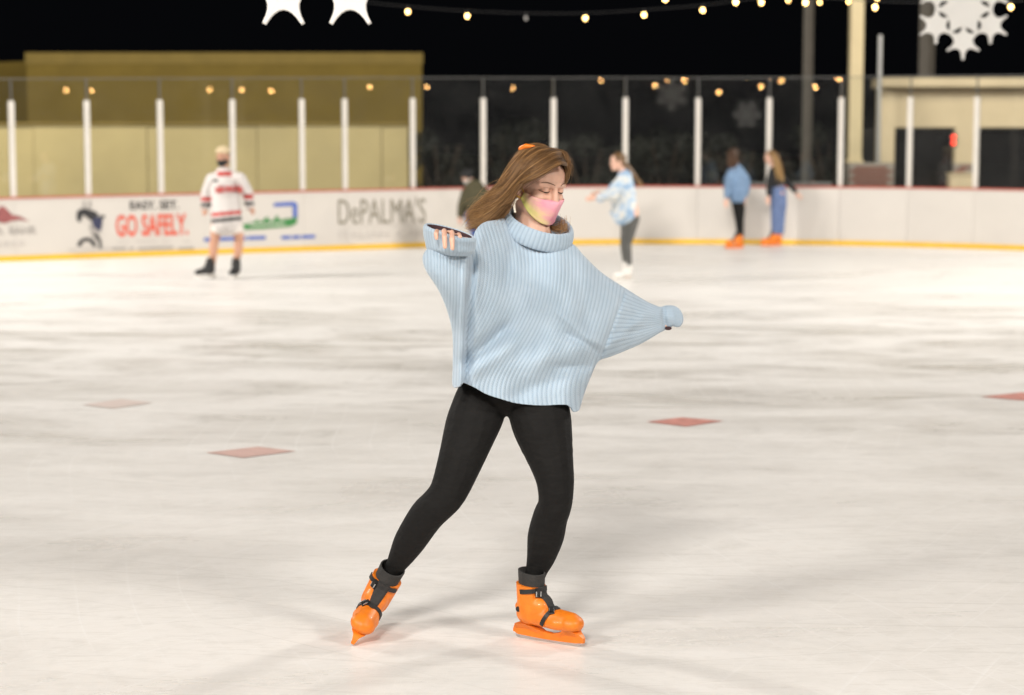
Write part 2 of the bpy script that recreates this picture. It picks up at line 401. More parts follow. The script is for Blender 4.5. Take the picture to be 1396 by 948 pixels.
def wall_hit(u, v):
    d = ray(u, v); o = Vector((0, 0, CAMH))
    for i in range(len(seg_len)):
        a, b, t, n = wall_frame(i); k = (a - o).dot(n) / d.dot(n); p = o + d * k; s = (p - a).dot(t)
        if -1e-4 <= s <= seg_len[i] + 1e-4: return arc[i] + s, p.z
    return None
# ice sheet follows the boards
ring = [Vector((p.x, p.y, 0)) + wall_frame(min(i, len(seg_len) - 1))[3] * -0.05 for i, p in enumerate(wall_pts)]
poly = [Vector((-14.5, -16, 0)), Vector((14.5, -16, 0)), Vector((14.5, ring[-1].y, 0))] + ring[::-1] + [Vector((-14.5, ring[0].y, 0))]
ice = tag(MB().add(poly, [tuple(range(len(poly)))]).build('ice_rink', MAT['ice']), 'white scratched ice surface of the rink', None, None, 'structure')
# red dashes frozen into the ice
for kq, q in enumerate([[(281, 617), (352, 609), (403, 615), (332, 624)], [(881, 575), (930, 569), (986, 574), (935, 581.5)], [(1337, 541), (1392, 535), (1450, 540), (1395, 546)],
          [(112, 552), (165, 544), (208, 549), (155, 557)]]):
    MB().add([G(u, v, 0.004) for u, v in q], [(0, 1, 2, 3)]).build('red_marking', MAT[('red_faint', 'red_line', 'red_line', 'red_ghost', 'red_ghost')[kq]], ice)

# ---- boards
HF = [float(np.interp(u, [-400, 0, 300, 620, 860, 1250, 1396, 1700], [.915, .93, .958, .99, 1.0, .995, .985, .97])) for u in post_u]
def strip(i, z0, z1, th, off, gap=0.0):
    a, b, t, n = wall_frame(i); m = MB(); fa, fb = HF[i], HF[i + 1]
    p = [(a + t * gap + n * off, fa), (b - t * gap + n * off, fb), (b - t * gap + n * (off - th), fb), (a + t * gap + n * (off - th), fa)]
    m.add([q + Vector((0, 0, z * f)) for z in (z0, z1) for q, f in p], [(3, 2, 1, 0), (4, 5, 6, 7), (0, 1, 5, 4), (1, 2, 6, 5), (2, 3, 7, 6), (3, 0, 4, 7)])
    return m
SPLIT = 10
barL = empty('rink_barrier', wall_pts[7], 'white rink boards with printed adverts under glass panes on the left', 'barrier', 'dasher boards of the rink')
barR = empty('rink_barrier', wall_pts[13], 'plain white unprinted rink boards under glass panes on the right', 'barrier', 'dasher boards of the rink')
boards = {}
for i in range(len(seg_len)):
    root = barL if i < SPLIT else barR
    boards[i] = strip(i, 0.0, BH, 0.10, 0.0, 0.002).build('board_panel', MAT['board'], root)
    strip(i, 0.003, KH, 0.016, 0.0165, 0.001).build('kick_strip', MAT['kick'], boards[i])
    strip(i, BH + 0.001, BH + 0.030, 0.125, 0.0125, 0.0).build('cap_rail', MAT['cap'], boards[i])
    strip(i, BH + 0.032, 2.97, 0.012, -0.044, 0.012).build('glass_pane', MAT['glass'], root)
    strip(i, 2.972, 2.986, 0.016, -0.042, 0.0).build('glass_edge_trim', MAT['trim'], root)
for i, p in enumerate(wall_pts):
    root = barL if i <= SPLIT - 1 else barR
    a, b, t, n = wall_frame(min(i, len(seg_len) - 1)); R = Matrix((t, -n, Vector((0, 0, 1)))).transposed()
    c = p + n * -0.05
    f = HF[i]; MB().box(c + Vector((0, 0, f * (BH + 0.034 + 2.62) / 2)), (0.088, 0.045, f * (2.62 - BH - 0.034)), R).build('post', MAT['post'], root)
    MB().box(c + Vector((0, 0, f * (2.624 + 2.966) / 2)), (0.016, 0.03, f * 0.342), R).build('pane_joint', MAT['trim'], root)

# ---- printed adverts (flat print on the boards)
def wall_print(name, mat, verts2d, faces, seg, off=0.010):
    """verts2d in (arc, z)"""
    m = MB(); m.add([Wp(s, z, off) for s, z in verts2d], faces); return m.build(name, mat, boards[seg])
def seg_at(u):
    s, z = wall_hit(u, 300); return int(np.clip(np.searchsorted(arc, s) - 1, 0, len(seg_len) - 1))
def text_geo(body, shear=0.0, thick=0.0):
    c = bpy.data.curves.new('txt', 'FONT'); c.body = body; c.size = 1.0; c.resolution_u = 3; c.offset = thick; c.shear = shear
    o = bpy.data.objects.new('txt', c); COL.objects.link(o)
    dg = bpy.context.evaluated_depsgraph_get(); me = bpy.data.meshes.new_from_object(o.evaluated_get(dg))
    v = [(p.co.x, p.co.y) for p in me.vertices]; f = [tuple(q.vertices) for q in me.polygons]
    bpy.data.objects.remove(o); bpy.data.curves.remove(c); bpy.data.meshes.remove(me)
    v = np.array(v); v -= v.min(0); v /= np.maximum(v.max(0), 1e-6); return v, f
def wall_text(body, mat, u0, v0, u1, v1, thick=0.0, name='lettering', off=0.010):
    """(u0,v0) bottom-left pixel, (u1,v1) top-right pixel"""
    s0, z0 = wall_hit(u0, v0); s1, z1 = wall_hit(u1, v1)
    zb1 = wall_hit(u1, v0)[1]
    v, f = text_geo(body, 0, thick)
    h = ((wall_hit(u0, v0 - (v0 - v1))[1] - z0) + 0) if False else None
    H = abs(wall_hit((u0 + u1) / 2, v1)[1] - wall_hit((u0 + u1) / 2, v0)[1])
    zc = wall_hit((u0 + u1) / 2, v0)[1]
    wall_print(name, mat, [(s0 + x * (s1 - s0), zc + y * H) for x, y in v], f, seg_at((u0 + u1) / 2), off)
def wall_poly(mat, pix, name='printed_shape', off=0.010):
    """polygon in pixels; levelled to the wall"""
    v = [wall_hit(u, q) for u, q in pix]
    wall_print(name, mat, v, [tuple(range(len(v)))], seg_at(pix[0][0]), off)
def bar(mat, u0, v0, u1, v1, off=0.010): wall_poly(mat, [(u0, v0), (u1, v0 - (u1 - u0) * 0.035), (u1, v1 - (u1 - u0) * 0.035), (u0, v1)], 'printed_bar', off)

wall_text("LA  BAHR", MAT['p_grey'], -12, 320, 49, 309, 0.01)
for a, b in ((-8, 1), (4, 12), (15, 22), (25, 33)): bar(MAT['p_pale'], a, 336 - a * .035, b, 329.5 - a * .035)
wall_poly(MAT['p_maroon'], [(-14, 300), (-6, 290), (0, 282), (4, 281), (9, 285), (16, 293), (27, 295), (34, 299), (40, 302), (26, 300), (14, 302), (6, 305)])
# cyclist figure
wall_poly(MAT['black'], [(104, 296), (105, 288), (110, 285), (117, 284), (128, 288), (134, 291), (131, 299), (126, 303), (121, 299), (113, 293), (109, 303), (106, 303)])
wall_poly(MAT['navy'], [(126, 299), (133, 296), (139, 298), (139, 306), (137, 315), (131, 313), (126, 307)], off=0.011)
wall_poly(MAT['p_grey'], [(123, 303), (127, 308), (131, 314), (137, 316), (134, 321), (126, 319), (121, 312)], off=0.0105)
wall_poly(MAT['black'], [(124, 319), (134, 321), (138, 329), (138, 337), (142, 339), (134, 339), (135, 331), (130, 325)])
for dx in (0, 8): wall_poly(MAT['p_grey'], [(112 + dx, 283), (113 + dx, 275), (116 + dx, 274), (116 + dx, 284)])
wh = [(118 + 13 * math.cos(q), 336 - 12 * math.sin(q)) for q in np.linspace(0, math.pi, 14)]; wi = [(118 + 7.5 * math.cos(q), 336 - 7 * math.sin(q)) for q in np.linspace(math.pi, 0, 14)]
wall_poly(MAT['black'], wh + wi, 'printed_wheel')
bar(MAT['p_pale'], 93, 343, 150, 340)
wall_poly(MAT['black'], [(131, 296), (142, 293), (143, 296), (138, 300)])
wall_text("EASY. SET.", MAT['black'], 177, 285.5, 243, 274, 0.02)
wall_text("GO SAFELY.", MAT['p_red'], 158, 322, 256, 292, 0.025)
for a, b in ((160, 176), (184, 214), (222, 232), (250, 258)): bar(MAT['p_pale'], a, 331, b, 328.5)
for a, b in ((152, 172), (176, 182), (188, 236), (243, 264)): bar(MAT['p_grey'], a, 341, b, 337.5)
# green and blue logo
wall_poly(MAT['p_blue'], [(373, 277), (400, 275), (405, 278), (405, 297), (399, 298), (399, 281), (373, 282)])
wall_poly(MAT['p_green'], [(318, 314), (318, 305), (334, 306), (346, 303), (350, 299), (354, 303), (360, 299), (364, 295), (368, 302), (374, 299), (377, 293), (381, 300), (399, 297), (405, 296), (404, 305), (396, 309), (360, 312)], off=0.0105)
wall_poly(MAT['board'], [(340, 308), (388, 306), (388, 304), (340, 306)], 'printed_bar', 0.0115)
for a, b in ((278, 286), (288, 336), (338, 362)): bar(MAT['p_blue'], a, 329.3 - (a - 278) * .035, b, 324.5 - (a - 278) * .035)
for a, b in ((383, 396), (398, 409), (411, 429)): bar(MAT['p_blue'], a, 326.6 - (a - 383) * .035, b, 321.8 - (a - 383) * .035)
wall_text("DePALMA'S", MAT['p_olive'], 461, 305, 580, 270, -0.004)
bar(MAT['p_pale'], 465, 310, 584, 309.2)
wall_text("ITALIAN  CAFE", MAT['p_pale'], 462, 325, 584, 314, 0.0)

# ================================================================== BACKGROUND BUILDINGS
def wall_box(name, mat, corners, z0, z1, parent, th=None):
    m = MB(); n = len(corners)
    m.add([Vector((p.x, p.y, z)) for z in (z0, z1) for p in corners], [tuple(range(n))[::-1], tuple(n + k for k in range(n))] + [(k, (k + 1) % n, n + (k + 1) % n, n + k) for k in range(n)])
    return m.build(name, mat, parent)
# olive building (far left)
YB = 50.0
ztop = P(300, 72, YB).z
a = P(36, 72, YB); b = P(575, 72, YB)
root = empty('olive_building', ((a.x + b.x) / 2, YB + 5, -0.06), 'olive yellow flat roofed building behind the cream wall at left', 'building')
cs = [Vector((a.x, YB, 0)), Vector((b.x, YB, 0)), Vector((b.x - 1.2, YB + 11, 0)), Vector((a.x, YB + 11, 0))]
wall_box('wall', MAT['olive'], cs, -0.06, ztop - 0.28, root)
cs2 = [Vector((a.x - .03, YB - .03, 0)), Vector((b.x + .03, YB - .03, 0)), Vector((b.x - 1.1, YB + 11.1, 0)), Vector((a.x - .12, YB + 11.1, 0))]
wall_box('roof_parapet', MAT['olive_trim'], cs2, ztop - 0.278, ztop, root)
c2 = [Vector((a.x - 9, YB + 7, 0)), Vector((a.x - 0.02, YB + 2, 0)), Vector((a.x - 0.02, YB + 10.9, 0)), Vector((a.x - 9, YB + 14, 0))]
wall_box('side_wing', MAT['olive'], c2, -0.06, ztop - 0.12, root)
# cream panelled wall in front of it: panels with joints
YC = 43.0
zc = P(300, 171, YC).z
xa = P(-330, 170, YC).x; xb = P(556, 170, YC).x
root = empty('panel_wall', ((xa + xb) / 2, YC + .2, -0.06), 'long low cream panelled wall in front of the olive building', 'wall')
edges = [xa] + [P(u, 170, YC).x for u in (-240, -150, -60, 45, 200, 350, 520)] + [xb]
for k in range(len(edges) - 1):
    MB().box(((edges[k] + edges[k + 1]) / 2, YC + (0.02 if k % 2 else 0.0) + .15, (zc - 0.06) / 2), (edges[k + 1] - edges[k] - 0.014, 0.3, zc + 0.06)).build('wall_panel', MAT['cream'], root)
MB().box(((xa + xb) / 2, YC + .28, zc / 2 - .1), (xb - xa - .02, 0.2, zc - 0.1)).build('backing', MAT['cream'], root)
MB().box(((xa + xb) / 2, YC + .16, zc + 0.03), (xb - xa + .1, 0.46, 0.058)).build('coping', MAT['olive_trim'], root)

# cream pavilion (right)
YP = 41.0
def PV(u, v): return P(u, v, YP)
zt = PV(1300, 118).z
xl = PV(1197, 118).x; xr = xl + 9.0
root = empty('pavilion', (xl + 3, YP + 2, -0.06), 'cream pavilion with wide dark openings and brick base behind the right boards', 'building')
base_z = -0.06; sill = P(1250, 223, YP).z; lint = PV(1260, 174).z
def piece(nm, mt, u0, u1, z0, z1, y0=0.0, dep=0.4):
    x0, x1 = PV(u0, 200).x, PV(u1, 200).x
    return MB().box(((x0 + x1) / 2, YP + y0 + dep / 2, (z0 + z1) / 2), (x1 - x0, dep, z1 - z0)).build(nm, mt, root)
piece('fascia', MAT['stucco'], 1196, 1560, zt - 0.02, zt + 0.16, -0.45, 1.2)
piece('upper_wall', MAT['stucco'], 1198, 1556, lint, zt - 0.022)
piece('pier', MAT['stucco'], 1198, 1219.5, sill, lint - 0.002)
piece('pier', MAT['stucco'], 1302, 1329, sill, lint - 0.002)
piece('pier', MAT['stucco'], 1490, 1520, sill, lint - 0.002)
piece('back_wall', MAT['frame_dark'], 1200, 1556, base_z, lint, 3.0, 0.2)
def bricks(x0, x1, z0, z1, yf, parent, dep=0.35):
    MB().box(((x0 + x1) / 2, yf + dep / 2 + 0.012, (z0 + z1) / 2), (x1 - x0, dep, z1 - z0)).build('mortar_bed', MAT['mortar'], parent)
    bw, bh, j = 0.215, 0.075, 0.012
    me = MB().box((0, 0, 0), (bw - j, 0.04, bh - j)).mesh('brick'); me.materials.append(MAT['brick'])
    row = 0; z = z0 + bh / 2
    while z < z1 - bh * 0.4:
        x = x0 + (bw / 2 if row % 2 == 0 else bw)
        while x < x1 - bw * 0.4:
            o = bpy.data.objects.new('brick', me); COL.objects.link(o); o.location = (x, yf + 0.018 + random.uniform(-.003, .003), z)
            o.parent = parent; o.matrix_parent_inverse = Matrix.Translation(-world_loc(parent))
            x += bw
        z += bh; row += 1
vis = 0.62
for u0, u1 in ((1198.5, 1219), (1302, 1329)):
    x0, x1 = PV(u0, 200).x, PV(u1, 200).x
    bricks(x0, x1, vis, sill - 0.002, YP - 0.02, root)
    MB().box(((x0 + x1) / 2, YP + .2, (vis - 0.065) / 2), (x1 - x0, 0.36, vis + 0.055)).build('plinth', MAT['brick'], root)
# shallow dark glazing within the openings
for u0, u1 in ((1219.5, 1302), (1329, 1490)):
    x0, x1 = PV(u0, 200).x, PV(u1, 200).x
    MB().box(((x0 + x1) / 2, YP + 0.25, lint / 2 - .02), (x1 - x0 - 0.01, 0.02, lint - .03)).build('window', MAT['dark_pane'], root)
    MB().box(((x0 + x1) / 2, YP + 0.2, lint - 0.04), (x1 - x0 - 0.02, 0.06, 0.06)).build('window_frame', MAT['frame_dark'], root)
# red lit sign inside the opening
c = P(1300, 191, YP - 0.06)
sg = empty('led_sign', c, 'small red lit sign on the edge of the pavilion opening', 'sign')
MB().box(c + Vector((0, 0.03, 0)), (0.13, 0.05, 0.27)).build('sign_case', MAT['frame_dark'], sg)
for dz in (0.06, -0.06): MB().ell(c + Vector((0, -0.005, dz)), (0.042, 0.02, 0.046)).build('lamp', MAT['led'], sg, True)
# pale utility box
c = P(1309, 248, YP - 0.5)
ub = empty('utility_box', (c.x, YP - 0.5, 0), 'pale utility box standing against the brick pier', 'box')
MB().box((c.x, YP - .45, 0.62), (0.46, 0.3, 1.12)).build('cabinet', MAT['stucco'], ub)
MB().box((c.x, YP - .46, 1.2), (0.5, 0.36, 0.04)).build('lid', MAT['stucco'], ub)
# column on brick base
YK = 39.6
x0, x1 = P(1157.5, 200, YK).x, P(1175, 200, YK).x
root = empty('roof_column', ((x0 + x1) / 2, YK, -0.06), 'tall square cream column standing on a wide brick base', 'column')
zb = P(1180, 222, YK).z
MB().box(((x0 + x1) / 2, YK + .13, (zb + 9) / 2), (x1 - x0, x1 - x0, 9 - zb)).build('shaft', MAT['column'], root)
bx0, bx1 = P(1157.5, 200, YK).x, P(1219, 200, YK).x
bricks(bx0, bx1, vis, zb - 0.002, YK - 0.06, root, 0.5)
MB().box(((bx0 + bx1) / 2, YK + .2, (vis - 0.065) / 2), (bx1 - bx0, 0.5, vis + 0.055)).build('plinth', MAT['brick'], root)
MB().box(((x0 + x1) / 2, YK + .13, zb + 0.03), (x1 - x0 + .06, x1 - x0 + .06, 0.06)).build('base_collar', MAT['column'], root)
for u, wpx, Y, top, lab, mt in ((1100, 14, 46, 12, 'grey square lamp pole behind the glass between two skaters and the cream column', 'pole'), (1261, 22, 48, 12, 'wide grey pole rising behind the pavilion roof under the snowflake', 'pole'), (1197.5, 6, 40.6, 0, 'thin grey pipe on the corner of the pavilion', 'alu')):
    c = P(u, 200, Y); r = wpx / FPX * Y / 2; z1 = top or P(u, 48, Y).z
    o = MB().tube([(c.x, Y, -0.06), (c.x, Y, z1 * 0.5), (c.x, Y, z1)], [r, r * .97, r * .95], 4 if wpx > 8 else 10).build('pole', MAT[mt], None, False, (c.x, Y, -0.06))
    tag(o, lab, 'pole')
# aluminium bench behind the right boards
Y = 37.6; x0, x1 = P(985, 250, Y).x, P(1132, 250, Y).x; z = P(1050, 250.5, Y).z
root = empty('bleacher_bench', ((x0 + x1) / 2, Y, -0.06), 'low aluminium bench just showing above the right boards', 'bench')
MB().box(((x0 + x1) / 2, Y, z), (x1 - x0, 0.28, 0.05)).build('seat', MAT['alu'], root)
for k in range(3):
    x = x0 + (x1 - x0) * (0.1 + 0.4 * k); MB().box((x, Y, z / 2 - .045), (0.06, 0.24, z - 0.03)).build('leg', MAT['alu'], root)

# dark shrubs beyond the glass
def shrub(u, Y, h, wdt, label, n=1500):
    c = P(u, 200, Y); base = Vector((c.x, Y, -0.06))
    root = empty('shrub', base, label, 'shrub', 'dark shrubs beyond the right boards')
    tr = MB()
    for k in range(5):
        a = 2 * math.pi * k / 5 + random.random(); tr.tube([base, base + Vector((math.cos(a) * wdt * .15, math.sin(a) * wdt * .15, h * .4)), base + Vector((math.cos(a) * wdt * .35, math.sin(a) * wdt * .35, h * .8))], [0.05, 0.035, 0.015], 6)
    tr.build('trunk', MAT['bark'], root)
    cl = [(np.array([random.gauss(0, .28) * wdt, random.gauss(0, .28) * wdt, h * random.uniform(.25, .85)]), random.uniform(.25, .45)) for _ in range(14)]
    v = []; f = []
    for k in range(n):
        cc, r = cl[k % len(cl)]; d = rng.normal(size=3); d /= np.linalg.norm(d); p = cc + d * r * rng.uniform(.7, 1.05) * np.array([1, 1, .9])
        x = rng.normal(size=3); x /= np.linalg.norm(x); y = np.cross(x, d + .3 * rng.normal(size=3)); y /= np.linalg.norm(y) + 1e-6
        s = rng.uniform(.05, .09); q = np.array([base.x, base.y, base.z])
        for sgn in (-x * s, -y * s * .4, x * s, y * s * .4): v.append(tuple(q + p + sgn))
        f.append((4 * k, 4 * k + 1, 4 * k + 2, 4 * k + 3))
    MB().add(v, f).build('crown', MAT['leaf'], root)
for k, (u, Y, h, wd, lab) in enumerate([(600, 47, 2.3, 1.6, 'dark shrub beyond the glass beside the olive building corner'), (690, 52, 2.6, 1.9, 'dark shrub behind the main skater beyond the glass'), (800, 48, 2.2, 1.7, 'dark shrub beyond the glass left of the ponytailed skater'),
        (905, 51, 2.4, 2.0, 'dark shrub beyond the glass right of the ponytailed skater'), (1010, 48, 2.1, 1.6, 'dark shrub beyond the glass behind the denim jacket skater'), (1130, 53, 2.5, 1.8, 'dark shrub beyond the glass beside the cream column')]):
    shrub(u, Y, h, wd, lab)

# ================================================================== STRING LIGHTS
def string_light(pts, label, lit, mat='bulb', r=0.025):
    root = empty('string_light', pts[len(pts) // 2], label, 'string light', 'string lights over the rink')
    cc = catmull([tuple(p + Vector((0, 0, 0.075))) for p in pts], 4)
    MB().tube([Vector(p) for p in cc], 0.006, 5).build('cable', MAT['wire'], root)
    bm_ = MB().ell((0, 0, 0), (r, r, r * 1.25), None, 10, 6).mesh('bulb')
    sm = MB().tube([(0, 0, r * .9), (0, 0, 0.078)], [0.014, 0.017], 8).mesh('socket'); sm.materials.append(MAT['wire'])
    bm_.polygons.foreach_set('use_smooth', [True] * len(bm_.polygons)); b0 = bm_.copy(); bm_.materials.append(MAT[mat]); b0.materials.append(MAT['bulb_off'])
    for k, p in enumerate(pts):
        o = bpy.data.objects.new('bulb', bm_ if lit[k % len(lit)] else b0); COL.objects.link(o); o.location = p
        o.parent = root; o.matrix_parent_inverse = Matrix.Translation(-Vector(root.location))
        s = bpy.data.objects.new('socket', sm); COL.objects.link(s); s.parent = o; s.location = (0, 0, 0)
A = [(395, -6), (475, 7), (556, 16), (637, 22), (717, 25), (798, 25), (878, 20.5), (958, 14), (1038, 3.6), (1118, -9)]
string_light([P(u, v, 30) for u, v in A], 'string of warm bulbs sagging across the top centre with one dark bulb', [1, 1, 1, 1, 0, 1, 1, 1, 1, 1])
B = [(811, -9), (907, -1), (1003, 3), (1098, 3.7), (1193, 10), (1286, 12), (1378, 10), (1470, 4)]
string_light([P(u, v, 25.5) for u, v in B], 'string of warm bulbs passing behind the hanging snowflake at top right', [1])
C = [(1035, -3), (1074.5, 0.6), (1117.5, 3.6), (1156.7, 2.4), (1196, -2)]
string_light([P(u, v, 36) for u, v in C], 'short row of warm bulbs beside the top of the cream column', [1], r=0.022)
for k, (y0, y1, z0, sag, lab) in enumerate([(-2, -5, 4.55, 0.7, 'string of bulbs overhead just behind the photographer'), (2, 1.5, 4.6, 0.65, 'string of bulbs high overhead above the near ice'), (-8, -10, 5.0, 0.8, 'string of bulbs overhead far behind the photographer')]):
    pts = []
    for j in range(22):
        t = j / 21; x = -13 + 26 * t; pts.append(Vector((x, y0 + (y1 - y0) * t + 0.3 * math.sin(j), z0 - sag * 4 * t * (1 - t) + 0.25 * math.sin(j * 1.7 + k))))
    string_light(pts, lab, [1, 0, 1, 1, 0, 1, 0], 'bulb_big', .042)

pts = [Vector((12.2 + 3.2 * t, 13 + 19 * t, 3.75 - 1.3 * t * (1 - t) + .35 * math.sin(47 * t))) for t in np.linspace(0, 1, 24)]
string_light(pts, 'string of bulbs hanging along the right side of the rink', [1, 0, 0, 1, 1, 0, 1, 0], 'bulb_mid', .038)
# ================================================================== SNOWFLAKES
def snowflake(cu_, cv_, Y, R, rot, label):
    c = P(cu_, cv_, Y)
    th = 0.05 * R
    root = empty('snowflake', c, label, 'snowflake', 'white snowflakes hanging over the rink')
    def star(cx, cz, r, npt, a0, inner, nm, y=0.0):
        out = []
        for k in range(npt):
            q0 = a0 + 2 * math.pi * k / npt; q1 = a0 + 2 * math.pi * (k + 1) / npt; qm = (q0 + q1) / 2
            p0 = np.array((r * math.cos(q0), r * math.sin(q0))); p2 = np.array((r * math.cos(q1), r * math.sin(q1))); nn = inner * r * np.array((math.cos(qm), math.sin(qm))); p1 = 2 * nn - .5 * (p0 + p2)
            w_ = .045 * r * np.array((-math.sin(q0), math.cos(q0)))
            for t in np.linspace(0, 1, 9)[:-1]: out.append((1 - t) ** 2 * (p0 + w_) + 2 * t * (1 - t) * p1 + t * t * (p2 - .045 * r * np.array((-math.sin(q1), math.cos(q1)))))
            out.append(p2 - .045 * r * np.array((-math.sin(q1), math.cos(q1))))
        out = np.array(out); n = len(out); v = []; f = []
        for s_, yy in ((.97, -th), (1.0, -th * .5), (1.0, th * .5), (.97, th)):
            v += [c + Vector(((cx + x * s_) * R, y + yy, (cz + z_ * s_) * R)) for x, z_ in out]
        for k in range(3):
            for i in range(n): j = (i + 1) % n; f.append((k * n + i, k * n + j, (k + 1) * n + j, (k + 1) * n + i))
        for k, sg in ((0, -1), (3, 1)):
            ci = len(v); v.append(c + Vector((cx * R, y + sg * th * 1.15, cz * R)))
            for i in range(n): j = (i + 1) % n; f.append((k * n + i, ci, k * n + j) if k == 0 else (k * n + j, ci, k * n + i))
        MB().add(v, f).build(nm, MAT['flake'], root, False)
    star(0, 0, .56, 6, math.radians(rot - 90 + 30), .62, 'centre_star', .004)
    for k in range(6):
        q = math.radians(60 * k + rot - 90); star(.63 * math.cos(q), .63 * math.sin(q), .37, 6, q, .50, 'arm_star', .0 if k % 2 else -.006)
    MB().tube([c + Vector((0, 0, R * .9)), c + Vector((0, 0, R * .97 + 1.6))], 0.004, 5).build('hanging_wire', MAT['wire'], root)
snowflake(1314, 13, 20.0, 0.495, 0, 'white spiky snowflake decoration hanging at the top right')
snowflake(431, -94, 9.4, 0.495, 30, 'white spiky snowflake decoration cropped by the top edge at left')

# ================================================================== SKATES
def shell_prims():
    m = MB()
    m.chain([(0.045, 0, 0.105), (0.115, 0, 0.100), (0.185, 0, 0.092), (0.245, 0, 0.090)], [0.045, 0.044, 0.045, 0.041])
    m.ell((0.195, 0, 0.086), (0.080, 0.052, 0.036)); m.ell((0.248, 0, 0.086), (0.050, 0.049, 0.037))
    m.cap((0.062, 0, 0.11), (0.058, 0, 0.235), 0.054, 0.058); m.ell((0.10, 0, 0.135), (0.055, 0.046, 0.05))
    m.ell((0.012, 0, 0.13), (0.018, 0.03, 0.022))
    return m
SHELL = remeshed(shell_prims(), 0.005, 6, 'skate_shell')
_v = mverts(SHELL)
_v[:, 2] = np.where(_v[:, 2] < 0.062, 0.062 + (_v[:, 2] - 0.062) * 0.12, _v[:, 2])
_top = 0.222 + 0.12 * (0.055 - _v[:, 0]); _v[:, 1] *= 1.08
_v[:, 2] = np.minimum(_v[:, 2], _top); set_verts(SHELL, _v)
SH_BVH = bvh_of(SHELL)
SHELL.polygons.foreach_set('use_smooth', [True] * len(SHELL.polygons))
def ribbon(pts, nrm, wdir, width, th):
    """strap along pts; nrm outward normals, wdir width direction"""
    rings = []
    for p, n, q in zip(pts, nrm, wdir):
        h = q * width / 2; rings.append([p + h, p + h + n * th, p - h + n * th, p - h])
    return MB().loft(rings)
def strap_mesh(c, axis, ref, a0, a1, width, th=0.005, n=18, lift=0.0015, bvh=None):
    c = Vector(c); axis = Vector(axis).normalized(); e1 = (Vector(ref) - axis * axis.dot(Vector(ref))).normalized(); e2 = axis.cross(e1)
    pts = []; nr = []; wd = []
    for k in range(n + 1):
        a = math.radians(a0 + (a1 - a0) * k / n); d = e1 * math.cos(a) + e2 * math.sin(a)
        h = (bvh or SH_BVH).ray_cast(c + d * 0.2, -d, 0.2)
        if h[0] is None: continue
        pts.append(h[0] + d * lift); nr.append(d); wd.append(axis)
    return ribbon(pts, nr, wd, width, th)
def merge(dst, src): dst.add(src.v, src.f); return dst
